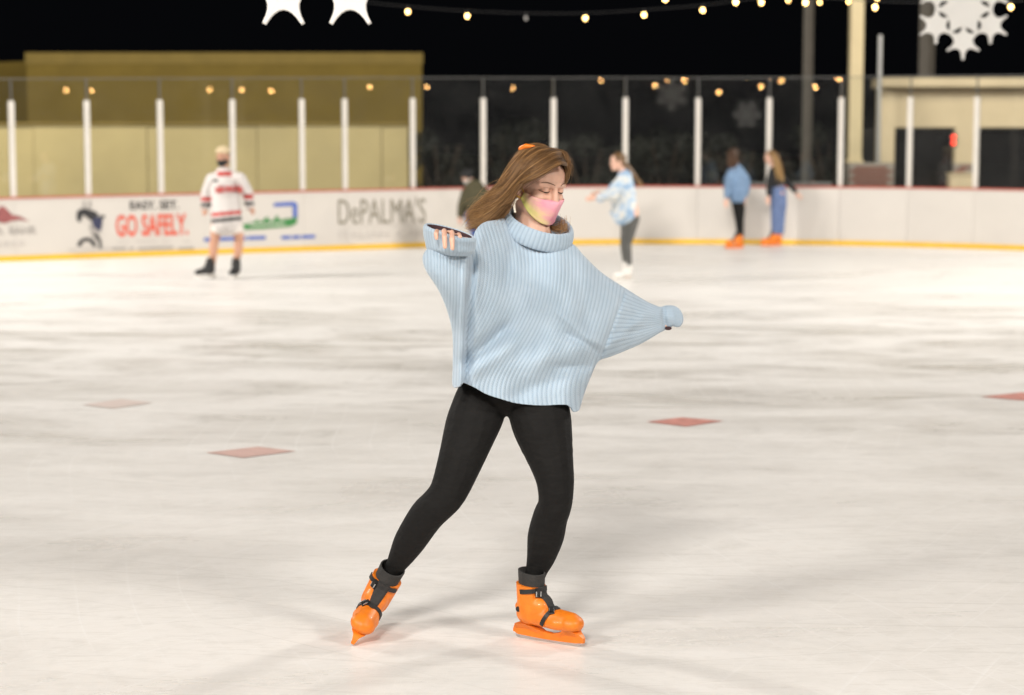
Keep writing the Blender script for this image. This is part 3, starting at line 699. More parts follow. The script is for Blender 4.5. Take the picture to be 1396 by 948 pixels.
def make_skate_meshes(shell_mat, holder_mat, strap_mat, liner_mat):
    parts = []
    sh = SHELL.copy(); sh.materials.clear(); sh.materials.append(shell_mat); parts.append(('boot_shell', sh, True))
    # liner rising out of the boot
    rg = []
    for z, r, hz in ((0.205, 0.053, 0), (0.225, 0.054, .0), (0.245, 0.055, .006), (0.268, 0.0565, .014), (0.27, 0.051, .013), (0.24, 0.048, .003)):
        rg.append([Vector((0.062 + r * math.cos(a) * 0.98, r * 0.92 * math.sin(a), z + hz * (0.3 + 0.7 * -math.cos(a + .3)))) for a in np.linspace(0, 2 * math.pi, 24, endpoint=False)])
    me = MB().loft(rg, False, False).mesh('liner'); me.materials.append(liner_mat); parts.append(('liner', me, True))
    # tongue strip down the instep
    pts, nr, wd, ws = [], [], [], []
    for k in range(16):
        t = k / 15; ang = math.radians(90 - 84 * (1 - t) ** 1.1)   # from shaft front to over the foot
        o = Vector((0.075 + 0.10 * t, 0, 0.215 - 0.12 * t)); d = Vector((math.cos(math.radians(8 + 62 * t)), 0, math.sin(math.radians(8 + 62 * t))))
        h = SH_BVH.ray_cast(o + d * 0.25, -d, 0.3)
        if h[0] is None: continue
        pts.append(h[0] + d * 0.001); nr.append(d); wd.append(Vector((0, 1, 0)))
    rings = []
    for k, (p, n) in enumerate(zip(pts, nr)):
        t = k / (len(pts) - 1); wv = 0.046 * (1 - t) ** 0.6 + 0.016
        hh = Vector((0, wv / 2, 0)); rings.append([p + hh - n * .004, p + hh * .7 + n * 0.005, p - hh * .7 + n * 0.005, p - hh - n * .004])
    me = MB().loft(rings).mesh('tongue'); me.materials.append(liner_mat); parts.append(('tongue', me, True))
    # straps and buckles
    s1 = strap_mesh((0.06, 0, 0.200), (-0.1, 0, 1), (1, 0, 0), -100, 62, 0.017)
    s2 = strap_mesh((0.145, 0, 0.088), (0.83, 0, -0.50), (0, -1, 0.0), 22, -202, 0.016)
    for s in (s1, s2):
        me = s.mesh('strap'); me.materials.append(strap_mat); parts.append(('strap', me, False))
    for c, d in ((Vector((0.112, -0.032, 0.2)), Vector((0.75, -0.6, 0))), (Vector((0.170, -0.026, 0.134)), Vector((0.4, -0.5, 0.75)))):
        d.normalize(); R = d.to_track_quat('Z', 'X').to_matrix(); b = MB()
        b.box(c, (0.030, 0.020, 0.010), R); b.box(c + d * 0.008, (0.022, 0.013, 0.006), R)
        b.tube([c + R @ Vector((-.018, -.011, .004)), c + R @ Vector((-.018, .011, .004))], 0.0035, 8)
        me = b.mesh('buckle'); me.materials.append(strap_mat); parts.append(('buckle', me, False))
        b2 = MB()
        for q in (-1, 1): b2.tube([c + R @ Vector((.004, .009 * q, .010)), c + R @ Vector((-.016, .009 * q, .010))], 0.0025, 6)
        me = b2.mesh('buckle_clasp'); me.materials.append(MAT['steel']); parts.append(('buckle_clasp', me, False))
    # ankle rivets
    for s in (-1, 1):
        h = SH_BVH.ray_cast(Vector((0.032, 0.2 * s, 0.125)), Vector((0, -s, 0)), 0.3)
        if h[0] is not None:
            me = MB().tube([h[0] - Vector((0, s * .002, 0)), h[0] + Vector((0, s * .0035, 0))], [0.0115, 0.0105], 14).mesh('rivet'); me.materials.append(strap_mat); parts.append(('rivet', me, False))
    # blade holder: extruded side profile, wide at the sole, narrow at the blade, open arch in the middle
    low = [(-0.012, .022), (0.0, .014), (.10, .010), (.20, .010), (.268, .012), (.300, .016)]
    top = [(-0.018, .034), (0.0, .062), (.05, .066), (.075, .058), (.125, .040), (.165, .037), (.205, .048), (.225, .062), (.262, .064), (.29, .050), (.306, .036)]
    xs = np.linspace(-0.018, 0.306, 46); lo = np.interp(xs, [p[0] for p in low], [p[1] for p in low]); tp = np.interp(xs, [p[0] for p in top], [p[1] for p in top])
    rings = []
    for x, a, b in zip(xs, lo, tp):
        wt = 0.008 + 0.026 * max(0, (b - 0.034) / 0.03) * (1 if 0 <= x <= .28 else .6); mid = a + (b - a) * .5
        rings.append([Vector((x, -0.006, a)), Vector((x, -0.009, mid)), Vector((x, -wt, b)), Vector((x, wt, b)), Vector((x, 0.009, mid)), Vector((x, 0.006, a))])
    me = MB().loft(rings).mesh('blade_holder'); me.materials.append(holder_mat); parts.append(('blade_holder', me, False))
    prof = [(-0.008, .004), (0.004, 0.0), (.27, 0.0), (.292, .004), (.302, .014), (.302, .02), (-0.01, .02)]
    b = MB(); n = len(prof)
    b.add([(x, s * .002, z) for s in (-1, 1) for x, z in prof], [tuple(range(n)), tuple(range(n, 2 * n))[::-1]] + [(i, n + i, n + (i + 1) % n, (i + 1) % n) for i in range(n)])
    me = b.mesh('blade'); me.materials.append(MAT['steel']); parts.append(('blade', me, False))
    return parts
SK_ORANGE = make_skate_meshes(MAT['orange'], MAT['orange'], MAT['rubber'], MAT['liner'])
SK_BLACK = make_skate_meshes(MAT['rubber'], MAT['white_leather'], MAT['liner'], MAT['liner'])
SK_WHITE = make_skate_meshes(MAT['white_leather'], MAT['white_leather'], MAT['p_pale'], MAT['white_leather'])
def put_skate(parts, parent, Mx):
    """Mx: local skate frame -> world"""
    inv = Matrix.Translation(-world_loc(parent)); root = None
    for nm, me, sm in parts:
        o = bpy.data.objects.new('ice_skate' if nm == 'boot_shell' else nm, me); COL.objects.link(o)
        if nm == 'boot_shell':
            root = o; o.parent = parent; o.matrix_parent_inverse = inv; o.matrix_basis = Mx
        else: o.parent = root
    return root
def frame(xd, up, org, s=1.0):
    x = Vector(xd).normalized(); z = Vector(up); z = (z - x * z.dot(x)).normalized(); y = z.cross(x)
    return Matrix.Translation(org) @ Matrix((x, y, z)).transposed().to_4x4() @ Matrix.Scale(s, 4)

# ================================================================== HEAD SHAPE (local: x forward, y left, z up)
def head_prims(m, Mx, neck_to=None, s=1.0, ear=True):
    R = Mx.to_3x3().normalized()
    def e(c, r): m.ell(Mx @ Vector(c), tuple(q * s for q in r), R)
    def c(a, b, ra, rb): m.cap(Mx @ Vector(a), Mx @ Vector(b), ra * s, rb * s)
    e((-0.012, 0, 0.028), (0.094, 0.073, 0.080))
    e((0.026, 0, -0.030), (0.062, 0.060, 0.084))
    e((0.042, 0, 0.036), (0.050, 0.058, 0.050))
    e((0.062, 0, -0.094), (0.028, 0.030, 0.024))
    for sg in (-1, 1):
        c((0.000, 0.052 * sg, -0.055), (0.058, 0.022 * sg, -0.095), 0.024, 0.022)
        e((0.054, 0.037 * sg, -0.030), (0.030, 0.025, 0.028))
        c((0.085, 0.010 * sg, 0.019), (0.066, 0.050 * sg, 0.015), 0.0105, 0.0105)
        e((0.0725, 0.031 * sg, -0.001), (0.0150, 0.0145, 0.0125))
        e((0.093, 0.011 * sg, -0.039), (0.011, 0.009, 0.008))
        if ear: e((-0.008, 0.073 * sg, -0.012), (0.017, 0.009, 0.030))
    c((0.084, 0, 0.008), (0.101, 0, -0.034), 0.0095, 0.0115)
    for sg in (-1, 1): e((0.036, 0.046 * sg, 0.020), (0.036, 0.017, 0.030))
    e((0.084, 0, -0.068), (0.014, 0.022, 0.012))
    if neck_to is not None: m.cap(Mx @ Vector((-0.022, 0, -0.06)), neck_to, 0.054 * s, 0.058 * s)
    return m

# ================================================================== MAIN SKATER
Y0 = 6.98
def S(u, v, dy=0.0): return P(u, v, Y0 + dy)
def pxm(dy=0.0): return (Y0 + dy) / FPX      # metres per pixel at that depth
gB0, gB1 = G(703.5, 868.5), G(791, 882.5)
skater = empty('person', (0.5 * (G(480, 880) + gB0)).xyz, 'skater in pale blue ribbed poncho sweater, black leggings and orange skates, arms spread', 'person')

HS = 1.10
ya, pa, ro = math.radians(41), math.radians(15), math.radians(-3)
fwd = Vector((math.sin(ya) * math.cos(pa), -math.cos(ya) * math.cos(pa), -math.sin(pa)))
left = Vector((0, 0, 1)).cross(fwd).normalized(); upv = fwd.cross(left)
Rr = Matrix.Rotation(ro, 3, fwd); left = Rr @ left; upv = Rr @ upv
RH = Matrix((fwd, left, upv)).transposed()
eye_w = S(746.5, 260.5, -0.08); org = eye_w - RH @ (Vector((0.086, -0.031, -0.001)) * HS)
HM = Matrix.Translation(org) @ RH.to_4x4() @ Matrix.Scale(HS, 4)
HMI = HM.inverted()

# ---- body (one continuous mesh: head, neck, trunk, arms, hands, legs)
m = MB()
neck0 = S(728, 322, 0.0)
head_prims(m, HM, neck0, HS)
m.chain([neck0, S(728, 345, 0.02), S(722, 430, 0.02), S(706, 520, 0.02)], [0.06, 0.085, 0.095, 0.10])
m.ell(S(727, 375, 0.01), (0.115, 0.085, 0.10)); m.ell(S(703, 530, 0.01), (0.14, 0.095, 0.08))
shR = S(676, 345, -0.04); elR = S(652, 362, -0.17); wrR = S(615, 335, -0.36)
shL = S(778, 372, 0.025); elL = S(848, 430, 0.155); wrL = S(899, 436, 0.272)
m.chain([S(726, 352, 0), shR, elR, wrR], [0.06, 0.040, 0.026, 0.022]); m.chain([S(728, 358, 0.01), shL, elL, wrL], [0.058, 0.040, 0.028, 0.015])
# right hand: palm inside the cuff, fingers curled over the front lip of the cuff
palm = S(612, 322, -0.375)
m.ell(S(612, 324, -0.37), (0.036, 0.022, 0.018)); m.cap(wrR, palm, 0.024, 0.02)
for (pts, r) in [([(597, 320, -.385), (595.5, 315.5, -.43), (594.5, 319, -.462), (595, 325, -.466)], .0088),
                 ([(605, 319, -.39), (605.5, 315, -.435), (606, 324, -.472), (606.5, 337, -.478)], .0092),
                 ([(614.5, 320, -.39), (616, 317, -.435), (616.5, 326, -.472), (617, 339, -.478)], .0092),
                 ([(622.5, 322, -.385), (625.5, 320, -.42), (627, 323, -.44), (627, 327, -.438)], .0082)]:
    m.chain([S(*q) for q in pts], [r * 1.05, r * 1.02, r * .98, r * .86], 10)
m.chain([S(622, 326, -.36), S(630, 327, -.375), S(636, 326.5, -.40)], [.011, .0095, .008], 10)
# left hand drawn up inside the far cuff, fingers curled
m.ell(S(905, 436, 0.278), (0.020, 0.010, 0.013))
for k, (dv, ln) in enumerate(((-5, 9), (-1.5, 11), (2, 11), (5, 9))):
    m.chain([S(908, 436 + dv, .28), S(908 + ln, 436 + dv * .9, .284), S(909 + ln, 439 + dv * .8, .282)], [.0062, .0058, .005], 8)
m.chain([S(902, 439, .275), S(907, 444, .272), S(912, 446, .272)], [.007, .0062, .0052], 8)
# legs
LA = [(655, 546, 36, .01), (651, 562, 38, .0), (642.5, 584, 37, -.02), (628, 627, 31.5, -.06), (612, 669, 26.5, -.07), (598, 687, 25, -.065), (581, 704, 24.5, -.04), (560, 736, 22.5, .01), (549, 755, 18.5, .04), (539, 772, 14, .058), (529, 790, 12, .072)]
LB = [(731, 548, 43, .0), (735, 562, 42.5, .0), (740, 584, 41, -.02), (751, 627, 31.5, -.05), (757, 656, 26.5, -.06), (757, 686, 23.8, -.05), (750, 706, 24.6, -.02), (744, 732, 25.5, .01), (738, 758, 20.5, .03), (732, 776, 15.8, .03), (724.5, 802, 12.5, .03)]
def leg(mb, L, k=1.0, e=0.0):
    pts = [S(u, v, d) for u, v, h, d in L]; rad = [h * pxm(d) * k + e for u, v, h, d in L]
    cc = catmull([(*p, r) for p, r in zip(pts, rad)], 3)
    for i in range(len(cc) - 1): mb.cap(cc[i][:3], cc[i + 1][:3], cc[i][3], cc[i + 1][3], 16)
leg(m, LA, .86); leg(m, LB, .86)
# feet inside the boots
body_me = remeshed(m, 0.0038, 4, 'body')
# ---- soften the face: lids, under-brow hollow
v = mverts(body_me); Mi = np.array(HMI); loc = v @ Mi[:3, :3].T + Mi[:3, 3]
near = (loc[:, 0] > 0.02) & (np.abs(loc[:, 1]) < 0.09) & (np.abs(loc[:, 2]) < 0.1)
d = np.zeros_like(loc)
for sg in (-1, 1):
    g = np.exp(-((loc[:, 1] - .031 * sg) / .017) ** 2 - ((loc[:, 2] - .0125) / .0055) ** 2); d[:, 0] -= .0035 * g
    g = np.exp(-((loc[:, 1] - .031 * sg) / .015) ** 2 - ((loc[:, 2] + .0165) / .005) ** 2); d[:, 0] -= .0022 * g
    g = np.exp(-((loc[:, 1] - .014 * sg) / .007) ** 2 - ((loc[:, 2] + .002) / .010) ** 2); d[:, 0] -= .005 * g
loc = loc + d * near[:, None]; Mm = np.array(HM); set_verts(body_me, loc @ Mm[:3, :3].T + Mm[:3, 3])
body = link('body', body_me, MAT['skin'], skater, True)
HB = bvh_of(body_me)
def face_pt(y, z, off=0.001):
    o_ = HM @ Vector((0.3, y, z)); d_ = (HM.to_3x3() @ Vector((-1, 0, 0))).normalized()
    h = HB.ray_cast(o_, d_, 0.5)
    return h[0] - d_ * off if h[0] is not None else None
def face_strip(pts, widths, off=0.0012, th=0.0008):
    """pts (y,z) in head frame"""
    rings = []
    for (y, z), wv in zip(pts, widths):
        a_ = face_pt(y, z + wv / 2, off); b_ = face_pt(y, z - wv / 2, off)
        if a_ is None or b_ is None: continue
        n_ = -(HM.to_3x3() @ Vector((-1, 0, 0))).normalized() * th
        rings.append([a_, a_ + n_, b_ + n_, b_])
    return MB().loft(rings)
for sg in (-1, 1):
    t = np.linspace(0, 1, 12)
    face_strip([((.012 + .042 * q) * sg, .0195 + .0065 * math.sin(q * 2.2) - .004 * q * q) for q in t], [0.0010 + .0026 * math.sin(math.pi * min(1, q * .85 + .12)) for q in t], .0008).build('eyebrow', MAT['brow'], body)
    face_strip([((.015 + .033 * q) * sg, -.0040 - .0030 * math.sin(math.pi * q) - .001 * q) for q in t], [.0012 + .0034 * math.sin(math.pi * q) for q in t], .0012).build('eyelashes', MAT['lash'], body)
    face_strip([((.016 + .031 * q) * sg, .0055 + .0030 * math.sin(math.pi * q)) for q in t], [.0005 + .0011 * math.sin(math.pi * q) for q in t], .0006, .0004).build('eyelid_crease_shade', MAT['lid'], body)  # soft shade of the lid crease, painted as a thin darker strip

# ---- leggings
m = MB(); leg(m, LA, 1.0); leg(m, LB, 1.0)
m.ell(S(699, 528, 0.0), (0.178, 0.085, 0.105)); m.ell(S(692, 545, 0.0), (0.10, 0.07, 0.045)); m.ell(S(668, 548, .03), (0.09, 0.085, 0.06)); m.ell(S(728, 548, .03), (0.10, 0.085, 0.06))
lg = link('leggings', remeshed(m, 0.005, 5, 'leggings'), MAT['legging'], skater, True)

# ---- skates
d = (gB1 - gB0); d.z = 0
put_skate(SK_ORANGE, skater, frame(d, (0.03, 0, 1), gB0 + d.normalized() * 0.008 + Vector((0, 0, 0.001)), d.length / 0.298))
toe_w = G(479.5, 881)
xd = Vector((-0.132, -0.976, -0.175)); up2 = Vector((0.456, -0.217, 0.863))
sk2 = 0.90
# place so the toe end of the blade touches the ice at toe_w
f2 = frame(xd, up2, (0, 0, 0), sk2); tip = f2 @ Vector((0.298, 0, 0.008))
put_skate(SK_ORANGE, skater, Matrix.Translation(toe_w - tip + Vector((0, 0, 0.004))) @ f2)

# ---- sweater: torso and far sleeve
def poly_inside(poly, X, Y):
    ins = np.zeros(X.shape, bool); n = len(poly)
    for i in range(n):
        x0, y0 = poly[i]; x1, y1 = poly[(i + 1) % n]
        if y0 == y1: continue
        c_ = ((y0 > Y) != (y1 > Y)) & (X < (x1 - x0) * (Y - y0) / (y1 - y0) + x0); ins ^= c_
    return ins
side = catmull([(645, 325), (648, 315), (657, 305), (672, 300), (690, 298), (712, 312), (745, 326), (768, 327), (784, 335), (797, 349.5), (822, 373), (855, 394.5), (880, 410), (893, 416), (901, 418.5), (908, 416.5), (919, 417), (927, 422), (931, 430), (931.5, 438), (928, 445), (922, 446.5), (917, 445), (913, 448.5), (905, 451), (872, 470), (834, 486), (816, 493), (806, 513), (797, 536), (790, 559)], 5)
hem = catmull([(790, 559), (786, 561.5), (782, 561), (776, 553.5), (765, 552), (741, 553), (720, 552), (699, 548.5), (665, 538.5), (648, 529), (632, 522)], 5)[1:]
lft = catmull([(632, 522), (626, 527), (617, 526.5), (617, 500), (617.5, 470), (616, 450), (612, 432), (606, 414), (596, 393), (581, 370), (576, 355), (578, 345), (584, 336), (583, 322), (582, 312), (600, 314), (625, 321), (645, 325)], 5)[1:-1]
polyT = [tuple(p) for p in side] + [tuple(p) for p in hem] + [tuple(p) for p in lft]
is_hem = [False] * (len(side) - 1) + [True] * (len(hem) + 10) + [False] * (len(lft) + 1 - 10)
ext = [tuple(p) for p in side] + [(800, 720), (617, 720)] + [tuple(p) for p in lft[10:]]
h_ = 1.0; U = np.arange(572, 936, h_); V = np.arange(292, 566, h_); VE = np.arange(292, 722, h_)
def poisson(polyg, U_, V_, it, step):
    X, Yg = np.meshgrid(U_, V_); ins = poly_inside(polyg, X, Yg); return ins
# coarse-to-fine Poisson solve on the extended outline
def solve(step, init=None, it=900):
    U_ = np.arange(568, 940, step); V_ = np.arange(288, 724, step); X, Yg = np.meshgrid(U_, V_); ins = poly_inside(ext, X, Yg)
    ph = np.zeros(X.shape) if init is None else init(X, Yg)
    ph *= ins
    for k in range(it):
        q = np.zeros_like(ph); q[1:-1, 1:-1] = 0.25 * (ph[2:, 1:-1] + ph[:-2, 1:-1] + ph[1:-1, 2:] + ph[1:-1, :-2] + step * step); ph = q * ins
    return U_, V_, ph
def bil(U_, V_, A_, x, y):
    fx = np.clip((x - U_[0]) / (U_[1] - U_[0]), 0, len(U_) - 1.001); fy = np.clip((y - V_[0]) / (V_[1] - V_[0]), 0, len(V_) - 1.001)
    i = fx.astype(int); j = fy.astype(int); a_ = fx - i; b_ = fy - j
    return A_[j, i] * (1 - a_) * (1 - b_) + A_[j, i + 1] * a_ * (1 - b_) + A_[j + 1, i] * (1 - a_) * b_ + A_[j + 1, i + 1] * a_ * b_
U4, V4, p4 = solve(4, None, 2500); U2, V2, p2 = solve(2, lambda X, Yg: bil(U4, V4, p4, X, Yg), 700)
pmax = bil(U2, V2, p2, np.array([720.]), np.array([430.]))[0]
def sstep(x, a, b):
    t = np.clip((x - a) / (b - a), 0, 1); return t * t * (3 - 2 * t)
def thick(u, v):
    t = np.sqrt(np.maximum(bil(U2, V2, p2, u, v), 0) / pmax); return t
def ymid(u, v):
    return 0.02 - (0.14 + 0.24 * sstep(v, 520, 370)) * sstep(u, 722, 585) + 0.27 * sstep(u, 775, 925)
WV = np.array([290, 320, 350, 380, 410, 440, 480, 510, 530, 548, 575], float); WS = np.array([-.35, -.30, -.12, .10, .33, .52, .62, .45, .12, -.12, -.15])
vv = np.arange(288, 580, 1.0); wcum = np.cumsum(np.interp(vv, WV, WS))
def seam_u(v): return 852 - (v - 398) * 34 / 90.0
def rib_uv(u, v):
    k = np.interp(u, [632, 700, 800, 860], [1.15, 1.0, .62, .55])
    s_ = (u + k * np.interp(v, vv, wcum)) / 5.3; al = v / 3.0
    top = np.interp(u, side[:, 0][40:90], side[:, 1][40:90]) if False else np.interp(u, [815, 855, 893, 919, 932], [368, 394, 416, 418, 428])
    bot = np.interp(u, [815, 834, 872, 906, 932], [493, 486, 470, 450.5, 446])
    f = (v - top) / np.maximum(bot - top, 4); sl = u > seam_u(v)
    fu = np.interp(v, [320, 350, 400, 450, 525], [641, 639.5, 637.5, 634.5, 631.5]); ul = np.interp(v, [300, 336, 355, 370, 393, 414, 432, 450, 470, 527], [582, 584, 576, 581, 596, 606, 612, 616, 617.5, 617])
    fl_ = u < fu; rf = (u - fu) / 4.6 * np.interp(v, [340, 450, 525], [1.0, 1.15, 1.2]) + .5
    return np.where(sl, f * 15.0 + .5, np.where(fl_, rf, s_)), np.where(sl, u / 3.0, al), sl
def folds(u, v):
    def ridge(x0, y0, x1, y1, wd, amp):
        dx, dy = x1 - x0, y1 - y0; L_ = math.hypot(dx, dy); t = ((u - x0) * dx + (v - y0) * dy) / L_ ** 2; q = ((u - x0) * -dy + (v - y0) * dx) / L_
        return amp * np.exp(-(q / wd) ** 2) * np.exp(-np.clip(np.abs(t - .5) - .35, 0, 9) ** 2 * 12)
    fu = np.interp(v, [320, 350, 400, 450, 525], [641, 639.5, 637.5, 634.5, 631.5])
    f = -.022 * np.exp(-((u - fu - 5) / 6.0) ** 2) * sstep(v, 335, 365) + .012 * np.exp(-((u - fu + 5) / 5.0) ** 2) * sstep(v, 335, 360)
    f = f + ridge(812, 488, 700, 540, 13, -.013) + ridge(806, 470, 690, 500, 15, .010) + ridge(634, 492, 690, 446, 9, -.020) + ridge(634, 516, 700, 470, 10, .012)
    f = f + ridge(690, 318, 720, 400, 16, .010) + ridge(760, 350, 735, 520, 18, .012) + ridge(775, 345, 800, 440, 13, -.010) + ridge(645, 345, 665, 430, 14, -.010)
    f = f + ridge(852, 398, 818, 490, 3.5, -.008) + ridge(850, 420, 915, 432, 8, .006) + ridge(845, 455, 912, 442, 5, -.006) + ridge(903, 414, 908, 452, 3.5, -.02) + ridge(916, 418, 922, 450, 5, .012)
    f = f + .005 * np.sin(u / 13. + v / 31.) * sstep(v, 470, 555) + .004 * np.sin(u / 7.5 - v / 60. + 1) * sstep(v, 510, 552)
    f = f + ridge(818, 480, 770, 455, 6, -.010) + ridge(815, 470, 765, 430, 6, .008) + ridge(812, 500, 760, 500, 6, -.008) + ridge(824, 384, 870, 430, 6, -.007) + ridge(832, 470, 880, 430, 6, .008) + ridge(655, 330, 645, 420, 6, .007) + ridge(700, 322, 690, 380, 7, -.007)
    f = f + .0045 * np.sin(u / 9. + 2.2 * np.sin(v / 37.) + v / 90.) * np.sin(v / 53. + u / 120.)
    return 1.6 * f
X, Yg = np.meshgrid(U, V); cc_in = poly_inside(polyT, X[:-1, :-1] + .5 * h_, Yg[:-1, :-1] + .5 * h_)
use = np.zeros(X.shape, bool); cnt = np.zeros(X.shape, int)
for dj in (0, 1):
    for di in (0, 1):
        use[dj:use.shape[0] - 1 + dj, di:use.shape[1] - 1 + di] |= cc_in; cnt[dj:cnt.shape[0] - 1 + dj, di:cnt.shape[1] - 1 + di] += cc_in
bnd = use & (cnt < 4)
pu, pv = X[use].copy(), Yg[use].copy(); pb = bnd[use]
seg0 = np.array(polyT); seg1 = np.roll(seg0, -1, 0); hemf = np.array(is_hem)
best = np.full(pb.sum(), 1e9); bx_ = np.zeros(pb.sum()); by_ = np.zeros(pb.sum()); bh_ = np.zeros(pb.sum(), bool)
qx, qy = pu[pb], pv[pb]
for i in range(len(seg0)):
    dx, dy = seg1[i] - seg0[i]; L2 = dx * dx + dy * dy + 1e-9; t = np.clip(((qx - seg0[i][0]) * dx + (qy - seg0[i][1]) * dy) / L2, 0, 1)
    cx, cy = seg0[i][0] + t * dx, seg0[i][1] + t * dy; dd = (cx - qx) ** 2 + (cy - qy) ** 2; mk = dd < best
    best[mk] = dd[mk]; bx_[mk] = cx[mk]; by_[mk] = cy[mk]; bh_[mk] = hemf[i]
pu[pb] = bx_; pv[pb] = by_
hem_v = np.zeros(len(pu), bool); hem_v[pb] = bh_
T = thick(pu, pv); T[pb & ~hem_v] = 0
mid = ymid(pu, pv); fo = folds(pu, pv)
chest = .020 * np.exp(-((pu - 742) / 40) ** 2 - ((pv - 395) / 34) ** 2) + .012 * np.exp(-((pu - 700) / 30) ** 2 - ((pv - 400) / 34) ** 2)
front = mid - .150 * T - (chest + fo) * np.minimum(1, T * 2.2); back = mid + .155 * T
rs, ra, sl = rib_uv(pu, pv)
prof = np.abs(((rs % 1.0) - .5)) * 2; prof = 1 - prof ** 2.2            # rounded ribs, narrow grooves
front = front - .0027 * (prof - .6) * np.minimum(1, T * 3); back = back + .0034 * (prof - .6) * np.minimum(1, T * 3)
def to_world(u, v, dy):
    x = (u - CU) / FPX; y = (CV - v) / FPX; ry = CT + ST * y; rz = -ST + CT * y; k = (Y0 + dy) / ry
    return np.stack([x * k, ry * k, CAMH + rz * k], 1)
idx = -np.ones(X.shape, int); idx[use] = np.arange(use.sum())
VF = to_world(pu, pv, front); VB = to_world(pu, pv, back)
shared = pb & ~hem_v; nf = len(pu); bidx = np.zeros(nf, int); k = nf
for i in range(nf):
    if shared[i]: bidx[i] = i
    else: bidx[i] = k; k += 1
allv = np.concatenate([VF, VB[~shared]]); jj, ii = np.nonzero(cc_in)
q = np.stack([idx[jj, ii], idx[jj + 1, ii], idx[jj + 1, ii + 1], idx[jj, ii + 1]], 1)
faces = [tuple(r) for r in q] + [tuple(r[::-1]) for r in bidx[q]]
me = bpy.data.meshes.new('sweater'); me.from_pydata([tuple(p) for p in allv], [], faces); me.update()
uvd = np.concatenate([np.stack([rs, ra], 1), np.stack([rs, ra], 1)[~shared]])
def set_uv(me, uvd):
    lay = me.uv_layers.new(name='knit'); li = np.empty(len(me.loops), np.int32); me.loops.foreach_get('vertex_index', li)
    lay.data.foreach_set('uv', np.ascontiguousarray(uvd[li], np.float32).ravel())
set_uv(me, uvd)
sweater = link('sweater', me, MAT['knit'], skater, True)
sm = sweater.modifiers.new('thick', 'SOLIDIFY'); sm.thickness = 0.006; sm.offset = -1

# ---- near sleeve hanging from the raised cuff (with its open cuff)
def ring3(c, A_, B_, n=96): return [c + A_ * math.cos(a) + B_ * math.sin(a) for a in np.linspace(0, 2 * math.pi, n, endpoint=False)]
rows = []   # (ring, rib shift)
def half(u0, u1, v, dy, b, dv=0.0, bz=0.0):
    p0, p1 = S(u0, v, dy), S(u1, v + dv, dy); return (p0 + p1) / 2, (p1 - p0) / 2, Vector((0, b, bz))
spec = [ # u0,u1,v(left),dv,dy,b,bz
    (588, 634, 332, 8, -.38, .030, .012), (584, 640, 318, 13, -.385, .045, .007), (581, 644, 308.5, 17, -.39, .052, .0085), (579.8, 645.5, 307.5, 18, -.39, .056, .0095), (579.2, 646.5, 310, 18, -.39, .060, .0095),
    (580, 646, 320, 14, -.375, .064, .007), (582.5, 645, 331, 9, -.365, .064, .008), (584, 643, 338, 6, -.36, .058, .003), (588, 640, 343, 4, -.355, .045, 0), (594, 634, 346, 2, -.35, .03, 0)]
cc = catmull(spec, 6); rings = []
NR = 120
for r_ in cc:
    c_, A_, B_ = half(r_[0], r_[1], r_[2], r_[4], r_[5], r_[3], r_[6]); rings.append(ring3(c_, A_, B_, NR))
rv = np.array([[tuple(p) for p in rg] for rg in rings]); nrow = len(rings)
ang = np.linspace(0, 2 * math.pi, NR, endpoint=False)
cen = rv.mean(1, keepdims=True); dirv = rv - cen; dirv /= np.linalg.norm(dirv, axis=2, keepdims=True) + 1e-9
RB = 40; ribc = np.broadcast_to(ang / (2 * math.pi) * RB, (nrow, NR))
pr = 1 - (np.abs((ribc % 1) - .5) * 2) ** 2.2
amp = np.array([0.0 if i < 24 else .0016 for i in range(nrow)])[:, None]
fl = .003 * np.sin(ang * 4 + 1)[None, :] * np.clip((np.arange(nrow) - 18) / 12, 0, 1)[:, None]
rv = rv + dirv * (amp * (pr - .6) + fl)[:, :, None]
mb = MB(); mb.loft([[Vector(p) for p in rg] for rg in rv], True, False)
me = mb.mesh('sleeve'); uvd = np.stack([ribc.ravel(), np.repeat(np.arange(nrow) * 1.6, NR)], 1); set_uv(me, uvd)
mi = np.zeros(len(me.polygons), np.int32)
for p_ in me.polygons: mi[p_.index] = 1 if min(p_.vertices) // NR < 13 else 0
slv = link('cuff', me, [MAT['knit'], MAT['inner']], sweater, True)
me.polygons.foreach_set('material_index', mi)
slv.modifiers.new('thick', 'SOLIDIFY').thickness = 0.004

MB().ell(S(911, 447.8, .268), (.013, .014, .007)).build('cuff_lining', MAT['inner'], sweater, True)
# ---- rolled collar
c0 = S(733, 309, -0.005); A_ = (S(780.5, 321, .02) - S(685.5, 297, -.03)) / 2; B_ = Vector((0.012, -0.098, -0.045))
rows = []; prof_c = [(-.030, .92), (-.040, 1.03), (-.034, 1.10), (-.016, 1.12), (.004, 1.09), (.020, 1.04), (.028, .98), (.026, .92), (.014, .885), (-.006, .87), (-.025, .80), (-.032, .62), (-.034, .40)]
NC = 150
upc = A_.cross(B_).normalized(); upc = upc if upc.z > 0 else -upc
pc = catmull(prof_c, 3)
for hh, sc_ in pc: rows.append([c0 + (A_ * math.cos(a) + B_ * math.sin(a)) * sc_ * .93 + upc * hh for a in np.linspace(0, 2 * math.pi, NC, endpoint=False)])
rv = np.array([[tuple(p) for p in r_] for r_ in rows]); ang = np.linspace(0, 2 * math.pi, NC, endpoint=False); rc = np.broadcast_to(ang / (2 * math.pi) * 50, (len(rows), NC))
pr = 1 - (np.abs((rc % 1) - .5) * 2) ** 2.0; cen = rv.mean(1, keepdims=True); dv_ = rv - cen; dv_ /= np.linalg.norm(dv_, axis=2, keepdims=True)
rv = rv + dv_ * (.0028 * (pr - .5))[:, :, None]
